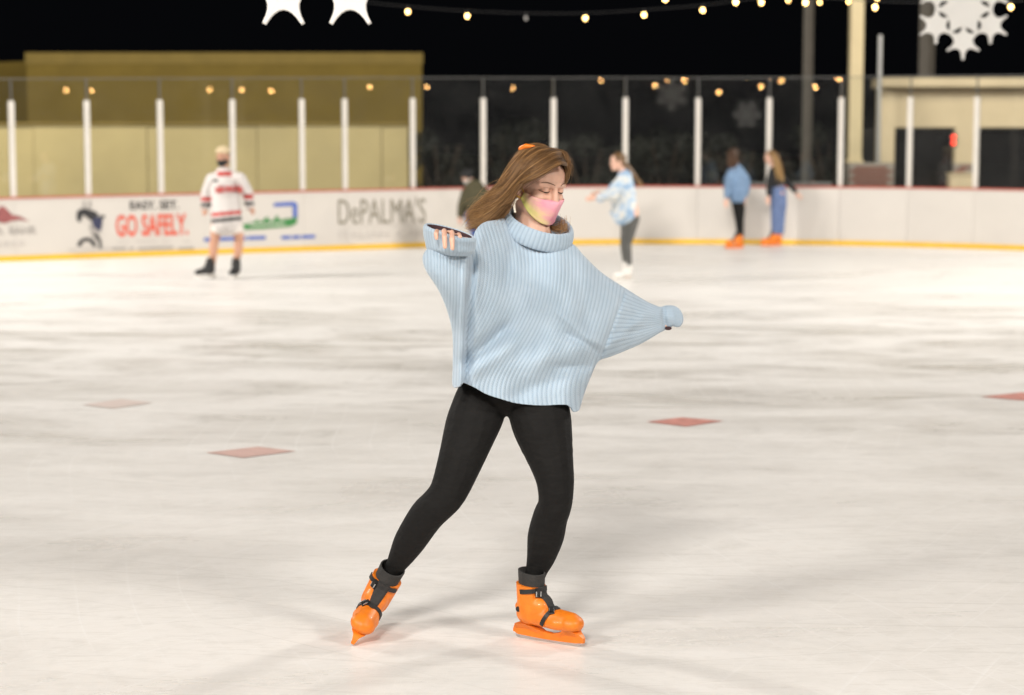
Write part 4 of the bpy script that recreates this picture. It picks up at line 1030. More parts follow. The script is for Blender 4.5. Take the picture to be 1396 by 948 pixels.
mb = MB(); mb.loft([[Vector(p) for p in r_] for r_ in rv], False, False); me = mb.mesh('collar')
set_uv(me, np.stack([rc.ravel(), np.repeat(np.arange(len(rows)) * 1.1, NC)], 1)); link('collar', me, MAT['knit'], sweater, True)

# ---- face mask
def mask_mat():
    mt, t, b = new_mat('mask_cloth'); L = t.links.new
    uv = N(t, 'ShaderNodeUVMap', uv_map='knit'); nz = N(t, 'ShaderNodeTexNoise', Scale=3.0, Detail=5.0, Distortion=.6); L(uv.outputs[0], nz.inputs['Vector'])
    sp = N(t, 'ShaderNodeSeparateXYZ'); L(uv.outputs[0], sp.inputs[0])
    # pink towards the far side, yellow at the near cheek and under the chin
    a_ = N(t, 'ShaderNodeMath', operation='MULTIPLY_ADD'); L(nz.outputs['Fac'], a_.inputs[0]); a_.inputs[1].default_value = .8; L(sp.outputs['X'], a_.inputs[2])
    b_ = N(t, 'ShaderNodeMath', operation='MULTIPLY_ADD'); L(sp.outputs['Y'], b_.inputs[0]); b_.inputs[1].default_value = -.42; L(a_.outputs[0], b_.inputs[2])
    L(ramp(t, b_.outputs[0], [(.05, (.66, .66, .20)), (.22, (.80, .66, .30)), (.38, (.84, .50, .42)), (.52, (.85, .36, .45)), (.85, (.85, .42, .50))]), b.inputs['Base Color'])
    b.inputs['Roughness'].default_value = .85
    w_ = N(t, 'ShaderNodeTexNoise', Scale=60.0, Detail=2.0); L(uv.outputs[0], w_.inputs['Vector'])
    bp = N(t, 'ShaderNodeBump', Strength=.2, Distance=.002); L(w_.outputs['Fac'], bp.inputs['Height']); L(bp.outputs[0], b.inputs['Normal'])
    return mt
na, nb = 41, 17; rad = np.zeros((nb, na)); zz = np.zeros((nb, na)); ph = np.zeros(na)
for i in range(na):
    a_ = -1 + 2 * i / (na - 1); ph[i] = math.radians(78) * a_
    zt_ = -.031 + .006 * abs(a_) ** 1.2 + .003 * math.exp(-(a_ / .12) ** 2); zb_ = -.113 + .066 * abs(a_) ** 1.7
    for j in range(nb):
        z_ = zt_ + (zb_ - zt_) * j / (nb - 1); zz[j, i] = z_
        d_ = Vector((math.cos(ph[i]), math.sin(ph[i]), 0)); o_ = HM @ (Vector((0.0, 0, z_)) + d_ * .25); dw = (HM.to_3x3() @ -d_).normalized()
        h = HB.ray_cast(o_, dw, .5)
        rad[j, i] = ((HMI @ h[0]).xy.length if h[0] is not None else .06) + .0035
rad = np.maximum(rad, .05)
for i in range(na):      # cloth spans hollows: concave envelope down each column
    for j in range(nb):
        for p in range(j):
            for q_ in range(j + 1, nb):
                t_ = (zz[j, i] - zz[p, i]) / (zz[q_, i] - zz[p, i]); r_ = rad[p, i] + (rad[q_, i] - rad[p, i]) * t_
                if r_ > rad[j, i]: rad[j, i] = r_
for k in range(14):
    sm_ = rad.copy(); sm_[1:-1, 1:-1] = .25 * (rad[2:, 1:-1] + rad[:-2, 1:-1] + rad[1:-1, 2:] + rad[1:-1, :-2]); sm_[-1, 1:-1] = .5 * (sm_[-2, 1:-1] + .5 * (rad[-1, 2:] + rad[-1, :-2])); rad = np.maximum(rad, sm_)
vs = [HM @ Vector((rad[j, i] * math.cos(ph[i]), rad[j, i] * math.sin(ph[i]), zz[j, i])) for j in range(nb) for i in range(na)]
fs = [(j * na + i, j * na + i + 1, (j + 1) * na + i + 1, (j + 1) * na + i) for j in range(nb - 1) for i in range(na - 1)]
mb = MB().add(vs, fs); me = mb.mesh('face_mask'); set_uv(me, np.array([(i / (na - 1) - .12, j / (nb - 1)) for j in range(nb) for i in range(na)]))
fm = link('face_mask', me, mask_mat(), skater, True); fm.modifiers.new('t', 'SOLIDIFY').thickness = .0015
earw = HM @ Vector((-.012, -.080, -.008))
for j_, ez in ((1, .02), (nb - 2, -.038)):
    MB().tube([Vector(vs[j_ * na]), (Vector(vs[j_ * na]) + (HM @ Vector((-.02, -.084, ez)))) / 2 + (HM.to_3x3() @ Vector((0, -.003, 0))), HM @ Vector((-.022, -.083, ez))], .0016, 6).build('ear_loop', MAT['kick'], fm)

# ---- earring and hair clip
ec = HM @ Vector((-.008, -.083, -.042)); pts = [S(*q) for q in catmull([(706, 271, -.115), (702.5, 273, -.118), (701, 279, -.12), (701.5, 285, -.12), (702.5, 290, -.12)], 4)]
MB().tube(pts, .0042, 8).build('earring', MAT['earring'], skater, True)
cb = MB(); cb.chain([S(710.5, 203, .0), S(717, 199.5, -.02), S(729, 200, -.04)], [.011, .010, .005], 10); cb.chain([S(711, 203, .04), S(722, 199, .02)], [.010, .008], 10)
link('hair_clip', remeshed(cb, .004, 3, 'hair_clip'), MAT['clip'], skater, True)

# ---- hair
def hair_mat(name, c0_, c1_, c2_):
    mt, t, b = new_mat(name); L = t.links.new
    at = N(t, 'ShaderNodeAttribute', attribute_name='strand'); L(ramp(t, at.outputs['Fac'], [(0.0, c0_), (.5, c1_), (1.0, c2_)]), b.inputs['Base Color'])
    b.inputs['Roughness'].default_value = .42; b.inputs['Specular IOR Level'].default_value = .45; return mt
def strands(guides, count, out, width, jit, collide=None, seed=1, steps=18, tip=.3, wave=.021):
    """guides: list of rows; each row is a list of guide polylines (same length) that strands interpolate between"""
    r = np.random.default_rng(seed); V_, F_, C_ = [], [], []
    for row, cn in zip(guides, count):
        G_ = np.array([catmull(g, 6) for g in row]); ns = G_.shape[1]; tt = np.linspace(0, ns - 1, steps)
        for s_ in range(cn):
            x = r.uniform(0, len(row) - 1); i = min(int(x), len(row) - 2); a_ = x - i; c_ = G_[i] * (1 - a_) + G_[i + 1] * a_
            c_ = np.stack([np.interp(tt, np.arange(ns), c_[:, k]) for k in range(3)], 1)
            t_ = np.linspace(0, 1, steps)[:, None]; ln = r.uniform(.84, 1.03)
            off = r.normal(size=3) * jit * (.25 + 1.1 * t_) + np.sin(t_ * r.uniform(3, 9) + r.uniform(0, 6.28)) * r.normal(size=3) * jit * .7 * t_
            c_ = c_[0] + (c_ - c_[0]) * ln + off + wave * np.sin(t_ * 12 + x * 2.2 + r.uniform(-.5, .5)) * t_ ** 1.6 * np.array([.3, .5, 1.0])
            if collide: c_ = collide(c_, r.uniform(0, 1))
            n0 = len(V_); wd = width * r.uniform(.7, 1.25); tone = np.clip(r.normal(.42, .17) + .22 * math.sin(x * 11 + 1) * math.sin(x * 4.3), 0, 1)
            rg = tube_rings([Vector(p) for p in c_], [wd * (1 - (1 - tip) * (k / (steps - 1)) ** 2) for k in range(steps)], 3)
            for q_ in rg:
                V_ += [tuple(p) for p in q_]; C_ += [min(1, tone * .8 + .40 * (len(C_) - n0) / (3 * steps))] * 3
            for k in range(steps - 1):
                for e_ in range(3): f_ = (e_ + 1) % 3; F_.append((n0 + k * 3 + e_, n0 + k * 3 + f_, n0 + (k + 1) * 3 + f_, n0 + (k + 1) * 3 + e_))
    me_ = bpy.data.meshes.new(out); me_.from_pydata(V_, [], F_); me_.update()
    at_ = me_.attributes.new('strand', 'FLOAT', 'POINT'); at_.data.foreach_set('value', np.array(C_, np.float32)); return me_
MAT['hair'] = hair_mat('hair_brown', (.050, .026, .012), (.19, .100, .040), (.50, .29, .115))
Rn = np.array(RH); on = np.array(org)
CR = np.array([.094 + .010, .073 + .012, .080 + .012]) * HS; CC = np.array([-.012, 0, .028]) * HS
def scalp_push(c_, u_):
    l = (c_ - on) @ Rn - CC; e_ = l / CR; rr = np.linalg.norm(e_, axis=1); k = 1.0 + .06 * u_
    m_ = rr < k; l[m_] = l[m_] * (k / np.maximum(rr[m_], .2))[:, None]
    return (l + CC) @ Rn.T + on
def hg(*p): return [tuple(S(u, v, d)) for u, v, d in p]
rowA = [ # near side of the head, parting to blown-back ends
    hg((773, 226, -.09), (764, 224, -.14), (745, 232, -.175), (722, 243, -.165), (703, 258, -.14), (678, 275, -.11), (650, 290, -.08)),
    hg((764, 207, -.05), (750, 209, -.11), (730, 222, -.16), (709, 243, -.155), (690, 261, -.13), (664, 281, -.11), (636, 300, -.08)),
    hg((752, 203, -.03), (737, 205, -.08), (717, 219, -.13), (700, 240, -.13), (684, 258, -.11), (660, 277, -.09), (640, 296, -.06)),
    hg((742, 201, .0), (725, 203, -.04), (707, 219, -.08), (694, 238, -.08), (681, 256, -.06), (664, 273, -.04), (649, 288, -.02)),
    hg((730, 201, .03), (714, 205, .0), (702, 219, -.01), (691, 237, .0), (680, 254, .02), (668, 270, .04), (655, 284, .05))]
rowB = [ # lower locks behind the ear
    hg((716, 246, -.15), (709, 254, -.155), (700, 264, -.14), (692, 275, -.13), (676, 288, -.12), (656, 298, -.10), (638, 306, -.09)),
    hg((710, 238, -.13), (702, 250, -.13), (696, 264, -.11), (690, 279, -.10), (678, 291, -.09), (662, 300, -.08), (640, 309, -.07)),
    hg((706, 235, -.08), (699, 250, -.07), (695, 268, -.05), (692, 284, -.04), (684, 294, -.04), (672, 299, -.03), (656, 302, -.03))]
rowC = [ # far side: front tuft and curl under the chin
    hg((764, 206, -.03), (771, 209, -.05), (775.5, 217, -.07), (776, 225, -.06), (775, 233, -.04), (773, 238, -.02), (770, 242, .0)),
    hg((752, 203, .0), (763, 207, .0), (771, 214, -.01), (774, 223, .0), (774, 232, .01), (772, 240, .02), (769, 248, .03))]
rowD = [
    hg((747, 282, .05), (749, 297, .03), (752, 306, .0), (760, 312, -.03), (769, 312, -.05), (773.5, 307, -.05), (771, 304, -.04)),
    hg((744, 284, .05), (746, 300, .03), (749, 311, .0), (756, 317, -.02), (765, 316, -.03), (771, 312, -.03), (768, 306, -.02))]
rowE = [ # back of the head
    hg((738, 202, .06), (722, 206, .09), (706, 220, .11), (696, 238, .11), (688, 256, .10), (676, 272, .10), (664, 284, .09)),
    hg((745, 203, .10), (732, 212, .15), (716, 230, .16), (704, 252, .14), (698, 272, .11), (690, 286, .09), (680, 294, .07))]
hm = strands([rowA, rowB, rowC, rowD, rowE], [2300, 1000, 260, 60, 800], 'hair', .00095, .0052, scalp_push, 3, 20)
hair = link('hair', hm, MAT['hair'], skater, True)
fly = strands([rowA, rowB], [70, 70], 'stray_hair', .0006, .014, scalp_push, 8, 20)
link('stray_hair', fly, MAT['hair'], hair, True)
# scalp under the strands
mb = MB().ell((0, 0, 0), tuple(CR * .985), None, 40, 26); me = mb.mesh('scalp'); v = mverts(me) + CC
keep = (v[:, 0] < .050 * HS - .9 * np.minimum(0, v[:, 2] - .03)) & ((v[:, 2] > .048 * HS) | (v[:, 0] < -.004)) & ((v[:, 2] > -.045))
import bmesh
set_verts(me, v @ Rn.T + on); bm = bmesh.new(); bm.from_mesh(me); bm.verts.ensure_lookup_table()
bmesh.ops.delete(bm, geom=[bm.verts[i] for i in range(len(keep)) if not keep[i]], context='VERTS'); bm.to_mesh(me); bm.free()
at_ = me.attributes.new('strand', 'FLOAT', 'POINT'); at_.data.foreach_set('value', np.full(len(me.vertices), .2, np.float32)); link('scalp_hair', me, M('scalp_hair', (.075, .042, .02), .9, .2, 40, spec=.1), hair, True)

# ================================================================== SKATERS IN THE BACKGROUND
def cloth_mat(name, col, rough=.85, var=.15, scale=9): return M(name, col, rough, var, scale, .15, 60)
class Figure:
    def __init__(s, Y, base_px, label, group='skaters in the background'):
        s.Y = Y; s.k = Y / FPX; b = P(base_px[0], base_px[1], Y); s.root = empty('person', (b.x, b.y, 0), label, 'person', group)
        s.bm = MB()
    def p(s, u, v, dy=0.0): return P(u, v, s.Y + dy)
    def pts(s, L): return [s.p(*q) for q in L]
    def head(s, u, v, yaw, pitch=5, scale=1.0, neck=None):
        a, b = math.radians(yaw), math.radians(pitch); f = Vector((math.sin(a) * math.cos(b), -math.cos(a) * math.cos(b), -math.sin(b)))
        l = Vector((0, 0, 1)).cross(f).normalized(); up = f.cross(l)
        s.H = Matrix.Translation(s.p(u, v)) @ Matrix((f, l, up)).transposed().to_4x4() @ Matrix.Scale(scale, 4); s.hs = scale
        head_prims(s.bm, s.H, s.p(*neck), scale)
    def limb(s, L, rad, mb=None): (mb or s.bm).chain(s.pts(L), rad, 12)
    def hand(s, wrist, tip, curl=.25):
        """palm and five fingers from wrist towards tip (world points)"""
        d = (tip - wrist).normalized(); side = d.cross(Vector((0, 1, 0.2))).normalized(); nrm = d.cross(side)
        s.bm.cap(wrist, wrist + d * .07, .024, .030)
        for j, (o, ln) in enumerate(((-.024, .065), (-.008, .078), (.009, .074), (.025, .056))):
            a = wrist + d * .08 + side * o; b = a + d * ln * .5 + nrm * curl * .02; c = b + d * ln * .5 + nrm * curl * .05
            s.bm.chain([a, b, c], [.0095, .009, .008], 8)
        a = wrist + d * .035 - side * .026; s.bm.chain([a, a - side * .022 + d * .025, a - side * .028 + d * .052], [.011, .010, .009], 8)
    def finish(s, mat): s.body = link('body', remeshed(s.bm, .0075, 3, 'body'), mat, s.root, True)
    def wear(s, name, mb, mat, voxel=.011, sm=4): 
        o = link(name, remeshed(mb, voxel, sm, name), mat, s.root, True); return o
    def features(s, mask=None, brow=MAT['brow']):
        B = bvh_of(s.body.data)
        def fp(y, z, off=.002):
            d_ = (s.H.to_3x3() @ Vector((-1, 0, 0))).normalized(); h = B.ray_cast(s.H @ Vector((.3, y, z)), d_, .5); return (h[0] - d_ * off, -d_) if h[0] is not None else (None, None)
        for nm, zf, wv, mt in (('eyebrow', lambda q: .02 + .005 * math.sin(q * 2.2), .005, brow), ('eye', lambda q: -.001, .007, MAT['lash'])):
            for sg in (-1, 1):
                rings = []
                for q in np.linspace(0, 1, 7):
                    a, n_ = fp((.015 + .033 * q) * sg, zf(q) + wv / 2); b, _ = fp((.015 + .033 * q) * sg, zf(q) - wv / 2)
                    if a and b: rings.append([a, a + n_ * .001, b + n_ * .001, b])
                if len(rings) > 2: MB().loft(rings).build(nm, mt, s.body)
        if mask is None:
            rings = []
            for q in np.linspace(-1, 1, 9):
                a, n_ = fp(.024 * q, -.0675 + .005 * (1 - q * q) * .5); b, _ = fp(.024 * q, -.0675 - .006 * (1 - q * q) - .001)
                if a and b: rings.append([a, a + n_ * .001, b + n_ * .001, b])
            if len(rings) > 2: MB().loft(rings).build('mouth', M('lips', (.45, .16, .13), .45, .1, 30), s.body)
        else:
            vs = []; na_, nb_ = 19, 9
            for j in range(nb_):
                for i in range(na_):
                    a = -1 + 2 * i / (na_ - 1); ph_ = math.radians(76) * a; z = (-.026) * (1 - j / (nb_ - 1)) + (-.113 + .06 * abs(a) ** 1.7) * j / (nb_ - 1)
                    d_ = Vector((math.cos(ph_), math.sin(ph_), 0)); h = B.ray_cast(s.H @ (Vector((0, 0, z)) + d_ * .3), (s.H.to_3x3() @ -d_).normalized(), .5)
                    r_ = max((s.H.inverted() @ h[0]).xy.length if h[0] is not None else .05, .05) + .006
                    vs.append(s.H @ Vector((r_ * math.cos(ph_), r_ * math.sin(ph_), z)))
            MB().add(vs, [(j * na_ + i, j * na_ + i + 1, (j + 1) * na_ + i + 1, (j + 1) * na_ + i) for j in range(nb_ - 1) for i in range(na_ - 1)]).build('face_mask', mask, s.root, True)
    def hair_cap(s, mat, extra=None, lift=1.10, name='hair', count=0):
        m_ = MB(); R = s.H.to_3x3().normalized(); k = s.hs
        m_.ell(s.H @ Vector((-.022, 0, .036)), (.094 * k * lift, .078 * k * lift, .080 * k * lift), R)
        m_.ell(s.H @ Vector((-.045, 0, -.02)), (.066 * k, .074 * k, .075 * k), R)
        if extra:
            for L, rad in extra: m_.chain(s.pts(L), rad, 10)
        return s.wear(name, m_, mat, .009, 3)
    def skate(s, parts, ankle, d, sc_=1.0):
        a = s.p(*ankle); d = Vector((d[0], d[1], 0)).normalized()
        put_skate(parts, s.root, frame(d, (0, 0, 1), Vector((a.x, a.y, .001)) - d * .062 * sc_, sc_))
def hair_strands(fig, rows, count, mat, seed, width=.0022, jit=.008, parent=None):
    me_ = strands([[[tuple(fig.p(*q)) for q in g] for g in r] for r in rows], count, 'hair_strands', width, jit, None, seed, 14, .3, .01)
    link('hair_strands', me_, mat, parent or fig.root, True)
BLONDE = hair_mat('hair_blonde', (.16, .085, .03), (.42, .26, .10), (.62, .43, .20)); LIGHTB = hair_mat('hair_light_brown', (.12, .065, .025), (.30, .175, .075), (.48, .30, .14)); DARKB = hair_mat('hair_dark_brown', (.045, .025, .015), (.12, .065, .038), (.22, .12, .07))

# ---- 1 hockey jersey
Yh = G(304, 380).y
F1 = Figure(Yh, (304, 380), 'skater in white hockey jersey with red and black stripes, cap and black mask')
F1.head(304, 214, -8, 6, 1.10, (305, 233))
F1.limb([(305, 236), (306, 262), (308, 300)], [.09, .14, .14])
F1.limb([(305, 240), (290, 244), (282, 262), (281, 276)], [.08, .06, .045, .034]); F1.limb([(306, 240), (326, 243), (336, 260), (340, 275)], [.08, .06, .045, .034])
F1.hand(F1.p(281, 278), F1.p(279, 292)); F1.hand(F1.p(340.5, 277), F1.p(345, 290))
lgL = [(297, 304), (293, 326), (291.5, 332), (291, 342), (290, 358), (287, 370, -.02)]; lgR = [(321, 304), (326, 324), (325.5, 331), (325, 341), (322.5, 357), (322, 370, -.02)]
F1.limb(lgL, [.085, .066, .062, .060, .042, .045]); F1.limb(lgR, [.085, .066, .062, .060, .042, .045])
F1.finish(MAT['skin_leg']); F1.features(mask=M('mask_black', (.012, .012, .012), .8, .2, 20))
WHITEJ = cloth_mat('jersey_white', (.56, .53, .51), .8, .05); REDJ = cloth_mat('jersey_red', (.42, .03, .025)); BLKJ = cloth_mat('jersey_black', (.016, .016, .018))
m_ = MB(); m_.chain(F1.pts([(305, 239), (306, 262), (308, 288), (309, 301)]), [.12, .185, .205, .20]); m_.ell(F1.p(309, 302), (.215, .17, .075))
m_.chain(F1.pts([(303, 243), (289, 245), (282, 262), (280.5, 280)]), [.10, .085, .075, .065]); m_.chain(F1.pts([(308, 243), (327, 244), (336.5, 260), (340, 279)]), [.10, .085, .075, .065])
jer = F1.wear('jersey', m_, [WHITEJ, REDJ, BLKJ], .009, 4)
me = jer.data; v = mverts(me); pvx = np.empty(len(me.polygons), np.int32)
for pg in me.polygons:
    c = pg.center; u_, v_ = proj(c); ix = 0
    if 288 < u_ < 334 and v_ > 284:
        t_ = v_ + (u_ - 310) * .10
        if 288.5 < t_ < 293.5: ix = 1
        elif 297 < t_ < 302: ix = 2
    elif u_ <= 288.5:
        if 269 < v_ < 274.5: ix = 1
        elif 277 < v_ < 281.5: ix = 2
    elif u_ >= 332:
        if 265.5 < v_ < 271.5: ix = 1
        elif 275 < v_ < 280: ix = 2
    if v_ < 240.5 and 296 < u_ < 316 and v_ > 234: ix = 1
    pvx[pg.index] = ix
me.polygons.foreach_set('material_index', pvx)
JB = bvh_of(me); tv, tf = text_geo('GEORGIA', 0, .05); m_ = MB(); vs = []
for x, y in tv:
    o_ = F1.p(293 + 38 * x, 263.5 - 9.0 * y - 2.2 * x, -.8); h = JB.ray_cast(o_, (o_ - Vector((0, 0, CAMH))).normalized(), 2); vs.append((h[0] if h[0] is not None else o_ + Vector((0, .4, 0))) - Vector((0, .02, 0)))
m_.add(vs, tf).build('chest_lettering', REDJ, jer)
m_ = MB(); m_.box(F1.p(294, 246.5, -.19), (.06, .01, .035)); m_.build('shoulder_badge', BLKJ, jer)
m_ = MB(); m_.chain(F1.pts([(301, 304), (297, 312)]), [.10, .095]); m_.chain(F1.pts([(317, 304), (323, 312)]), [.10, .095]); F1.wear('shorts', m_, cloth_mat('shorts_white', (.66, .62, .58)))
# cap
m_ = MB(); R_ = F1.H.to_3x3(); m_.ell(F1.H @ Vector((-.012, 0, .070)), (.114, .096, .064), R_.normalized()); m_.ell(F1.H @ Vector((.092, 0, .066)), (.060, .066, .009), R_.normalized())
F1.wear('cap', m_, cloth_mat('cap_cream', (.58, .47, .30)), .008, 3)
F1.hair_cap(LIGHTB, None, 1.02)
F1.skate(SK_BLACK, (287, 370, -.02), (-.75, -.66), 1.02); F1.skate(SK_BLACK, (322, 370, -.02), (-.12, -1), 1.02)

# ---- 2 crouching person in olive jacket beside the boards
Y2 = 33.6
F2 = Figure(Y2, (652, 341), 'crouching person in olive jacket and black beanie behind the main skater')
F2.head(637, 241, -45, 25, 1.0, (645, 255))
F2.limb([(648, 259), (657, 276), (664, 296)], [.10, .13, .13]); F2.limb([(648, 262), (640, 268), (634, 284), (629, 294)], [.07, .055, .042, .03]); F2.limb([(654, 262), (664, 272), (650, 290), (640, 292)], [.07, .055, .042, .03])
F2.hand(F2.p(629, 294), F2.p(627, 306)); F2.hand(F2.p(640, 292), F2.p(630, 294))
kL = [(664, 300), (640, 296, -.12), (650, 328, .02), (646, 336, 0)]; kR = [(668, 300, .1), (646, 306, .05), (660, 330, .12), (657, 336, .1)]
F2.limb(kL, [.09, .062, .045, .04]); F2.limb(kR, [.09, .062, .045, .04])
F2.finish(MAT['skin']); F2.features(mask=MAT['p_pale'])
m_ = MB(); m_.chain(F2.pts([(647, 258), (654, 274), (660, 297)]), [.17, .25, .24]); m_.chain(F2.pts([(650, 262), (637, 264), (631, 280), (628.5, 292)]), [.12, .11, .09, .07]); m_.chain(F2.pts([(654, 262), (667, 272), (652, 289), (643, 291)]), [.10, .09, .07, .055]); m_.ell(F2.p(650, 256, .06), (.11, .10, .08))
F2.wear('jacket', m_, cloth_mat('olive_jacket', (.062, .055, .026)))
m_ = MB(); m_.chain(F2.pts(kL[:3]), [.115, .085, .06]); m_.chain(F2.pts(kR[:3]), [.115, .085, .06]); F2.wear('jeans', m_, cloth_mat('jeans_blue', (.05, .095, .27)))
m_ = MB(); m_.ell(F2.H @ Vector((-.012, 0, .052)), (.112, .092, .080), F2.H.to_3x3()); m_.cap(F2.H @ Vector((0, -.03, .04)), F2.H @ Vector((0, .03, .04)), .085, .085); F2.wear('beanie', m_, cloth_mat('beanie_black', (.012, .012, .013)), .009, 3)
F2.skate(SK_ORANGE, (646, 336, 0), (-1, -.3), 1.0); F2.skate(SK_ORANGE, (657, 336, .1), (-1, -.2), 1.0)

# ---- 3 ponytail skater in pale tie-dye top
Y3 = G(854, 384).y
F3 = Figure(Y3, (854, 384), 'skater with ponytail in pale blue and white sweatshirt and grey leggings')
F3.head(842, 220, -72, 6, .98, (851, 238))
F3.limb([(852, 240), (852, 262), (858, 290)], [.085, .115, .125]); F3.limb([(850, 246), (841, 256), (836, 264, -.1), (820, 269, -.12), (814, 270, -.12)], [.06, .05, .044, .034, .028]); F3.limb([(854, 246, .1), (846, 258, .12), (836, 266, .12), (822, 266, .1)], [.06, .05, .042, .03])
F3.hand(F3.p(814, 270, -.12), F3.p(804, 271, -.14)); F3.hand(F3.p(822, 266, .1), F3.p(812, 265, .1))
kA = [(858, 298), (855, 318), (852, 332), (853, 345), (855.5, 366), (854, 376)]; kB = [(860, 298, .1), (857, 318, .12), (854, 333, .12), (855, 346, .14), (857, 366, .16), (856, 376, .16)]
F3.limb(kA, [.10, .075, .055, .052, .036, .038]); F3.limb(kB, [.10, .075, .055, .052, .036, .038]); F3.finish(MAT['skin']); F3.features()
TD, t_, b_ = new_mat('tie_dye'); tc = N(t_, 'ShaderNodeTexCoord'); nz = N(t_, 'ShaderNodeTexNoise', Scale=5.0, Detail=3.0, Distortion=.8); t_.links.new(tc.outputs['Object'], nz.inputs['Vector'])
t_.links.new(ramp(t_, nz.outputs['Fac'], [(.36, (.24, .36, .52)), (.48, (.40, .52, .64)), (.56, (.66, .64, .58)), (.66, (.34, .46, .60))]), b_.inputs['Base Color']); b_.inputs['Roughness'].default_value = .9
m_ = MB(); m_.chain(F3.pts([(852, 241), (850, 260), (851, 280), (851, 291)]), [.10, .155, .165, .17]); m_.ell(F3.p(850, 290), (.19, .15, .06))
m_.chain(F3.pts([(849, 246, -.04), (838, 258, -.10), (833, 266, -.12), (818, 270, -.12)]), [.085, .085, .08, .06]); m_.chain(F3.pts([(853, 246, .08), (845, 258, .12), (836, 266, .12), (825, 266, .1)]), [.085, .08, .075, .055]); F3.wear('sweatshirt', m_, TD)
m_ = MB(); m_.chain(F3.pts(kA[:5]), [.118, .088, .066, .062, .046]); m_.chain(F3.pts(kB[:5]), [.118, .088, .066, .062, .046]); F3.wear('leggings', m_, cloth_mat('leggings_grey', (.085, .085, .08)))
h3 = F3.hair_cap(LIGHTB, [([(849, 222), (855, 228), (864, 240), (872, 252)], [.04, .045, .04, .015])], 1.08)
hair_strands(F3, [[[(848, 219, -.03), (854, 226, -.03), (862, 238, -.02), (868, 247, 0), (874, 255, 0)], [(850, 218, .03), (857, 227, .03), (866, 239, .03), (872, 248, .02), (877, 254, 0)]]], [160], LIGHTB, 21, parent=h3)
F3.skate(SK_WHITE, (854, 376), (-.8, -.6), .95); F3.skate(SK_WHITE, (856, 376, .16), (-.8, -.5), .95)

# ---- 4 denim jacket
Y4 = G(1004, 339).y
F4 = Figure(Y4, (1004, 339), 'skater in light denim jacket, black pants and orange skates near the boards')
F4.head(999, 211, -140, 5, 1.0, (1003, 226))
F4.limb([(1003, 229), (1004, 248), (1006, 270)], [.08, .115, .12]); F4.limb([(999, 233, -.05), (993, 245, -.1), (992, 258, -.1), (991, 270, -.1)], [.055, .045, .04, .026]); F4.limb([(1008, 233, .05), (1016, 246, .08), (1017, 258, .08), (1016, 268, .08)], [.055, .045, .04, .026])
F4.hand(F4.p(991, 271, -.1), F4.p(990, 280, -.1)); F4.hand(F4.p(1016, 268, .08), F4.p(1014, 277, .08))
kA = [(1005, 272), (1006, 288), (1007, 299), (1008, 308), (1008, 322, -.03), (1006, 332, -.03)]; kB = [(1008, 272, .12), (1009, 288, .14), (1009, 299, .15), (1009, 308, .16), (1010, 322, .16), (1008, 332, .16)]
F4.limb(kA, [.09, .07, .055, .052, .036, .038]); F4.limb(kB, [.09, .07, .055, .052, .036, .038]); F4.finish(MAT['skin']); F4.features()
m_ = MB(); m_.chain(F4.pts([(1003, 230), (1004, 246), (1005, 262), (1005, 268)]), [.10, .15, .155, .15]); m_.chain(F4.pts([(999, 233, -.05), (993, 244, -.1), (992, 256, -.1), (991, 267, -.1)]), [.085, .078, .068, .055]); m_.chain(F4.pts([(1008, 233, .05), (1016.5, 245, .08), (1017.5, 256, .08), (1016, 265, .08)]), [.085, .078, .068, .055]); F4.wear('denim_jacket', m_, cloth_mat('denim_light', (.145, .23, .36), .85, .25, 14))
m_ = MB(); m_.chain(F4.pts(kA[:5]), [.11, .086, .07, .066, .05]); m_.chain(F4.pts(kB[:5]), [.11, .086, .07, .066, .05]); F4.wear('pants', m_, MAT['legging'])
h4 = F4.hair_cap(DARKB, [([(998, 212), (997, 222), (998, 229)], [.085, .08, .05])], 1.08)
hair_strands(F4, [[[(993, 207, -.05), (992, 214, -.1), (993, 221, -.11), (994, 231, -.1)], [(1000, 203, -.06), (1000, 211, -.13), (1000, 221, -.14), (1000, 232, -.13)], [(1005, 207, -.03), (1006.5, 214, -.06), (1006, 222, -.07), (1005, 230, -.06)]]], [220], DARKB, 22, parent=h4)
F4.skate(SK_ORANGE, (1006, 332, -.03), (-1, -.45), 1.06); F4.skate(SK_ORANGE, (1008, 332, .16), (-1, -.25), 1.06)

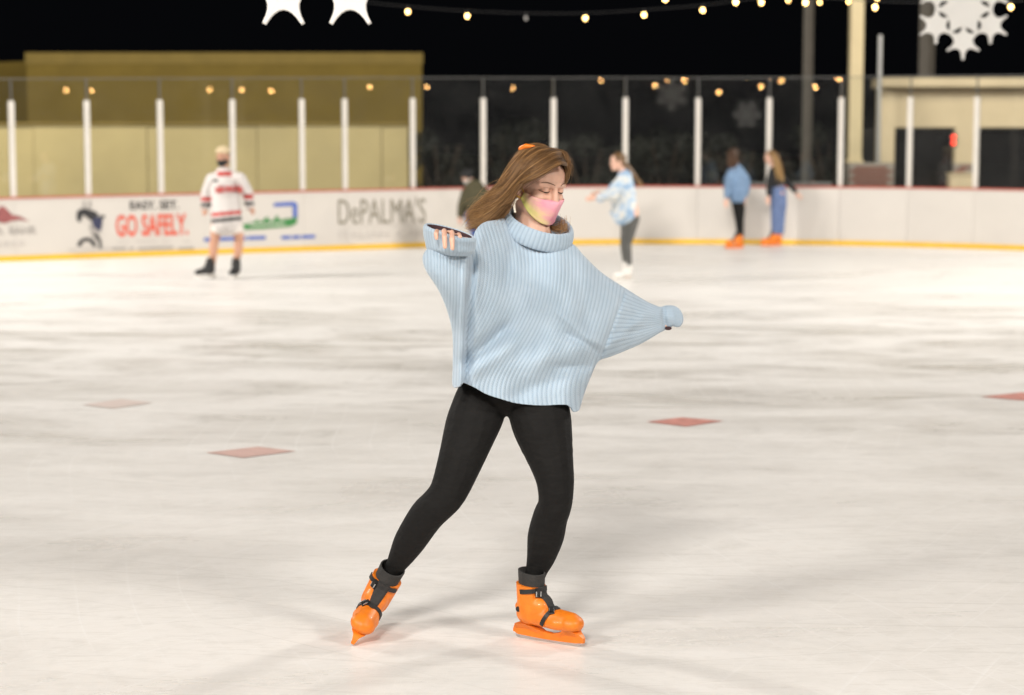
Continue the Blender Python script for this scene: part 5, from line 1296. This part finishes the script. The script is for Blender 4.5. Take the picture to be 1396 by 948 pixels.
# ---- 5 blonde in black top and jeans
Y5 = G(1056, 335.6).y - .05
F5 = Figure(Y5, (1056, 335.6), 'skater with long blonde hair, black top, blue jeans and orange skates')
F5.head(1050, 214, -75, 8, .98, (1055, 229))
F5.limb([(1056, 232), (1058, 245), (1060, 262)], [.08, .10, .115]); F5.limb([(1053, 235, -.06), (1049, 246, -.1), (1048, 256, -.1), (1048, 266, -.1)], [.052, .042, .036, .026]); F5.limb([(1061, 235, .05), (1070, 245, .06), (1079, 255, .06), (1085, 262, .06)], [.052, .042, .036, .026])
F5.hand(F5.p(1048, 267, -.1), F5.p(1047, 277, -.1)); F5.hand(F5.p(1085, 262, .06), F5.p(1091, 269, .06))
kA = [(1059, 262), (1058, 280), (1057, 293), (1057, 303), (1057, 316), (1055, 327)]; kB = [(1063, 262, .1), (1065, 280, .1), (1064.5, 293, .1), (1064, 303, .1), (1063, 316, .1), (1061, 327, .1)]
F5.limb(kA, [.10, .08, .06, .055, .038, .04]); F5.limb(kB, [.10, .08, .06, .055, .038, .04]); F5.finish(MAT['skin']); F5.features()
m_ = MB(); m_.chain(F5.pts([(1056, 233), (1057, 243), (1058, 250)]), [.095, .125, .125]); m_.chain(F5.pts([(1053, 235, -.06), (1049, 246, -.1), (1048, 256, -.1), (1048, 265, -.1)]), [.07, .058, .05, .042]); m_.chain(F5.pts([(1061, 235, .05), (1070, 245, .06), (1079, 255, .06), (1084.5, 261, .06)]), [.07, .058, .05, .042]); F5.wear('black_top', m_, cloth_mat('top_black', (.012, .012, .013)))
m_ = MB(); m_.ell(F5.p(1060, 258), (.135, .12, .10)); m_.chain(F5.pts(kA[:5]), [.12, .10, .08, .078, .075]); m_.chain(F5.pts(kB[:5]), [.12, .10, .08, .078, .075]); F5.wear('jeans', m_, cloth_mat('jeans_light', (.12, .175, .33), .85, .2, 12))
h5 = F5.hair_cap(BLONDE, [([(1056, 213), (1060, 226), (1063, 238), (1064, 246)], [.075, .085, .075, .03])], 1.08)
hair_strands(F5, [[[(1049, 206, -.05), (1053, 214, -.12), (1056, 228, -.14), (1058, 242, -.13), (1060, 250, -.1)], [(1053, 205, -.02), (1059, 214, -.06), (1063, 228, -.09), (1065, 240, -.1), (1066, 249, -.08)], [(1054, 206, .04), (1061, 215, .03), (1066, 228, .02), (1068, 240, .0), (1068, 248, .0)]]], [300], BLONDE, 23, parent=h5)
F5.skate(SK_ORANGE, (1055, 327, 0), (-1, -.35), 1.06); F5.skate(SK_ORANGE, (1061, 327, .1), (-.7, -.7), 1.06)
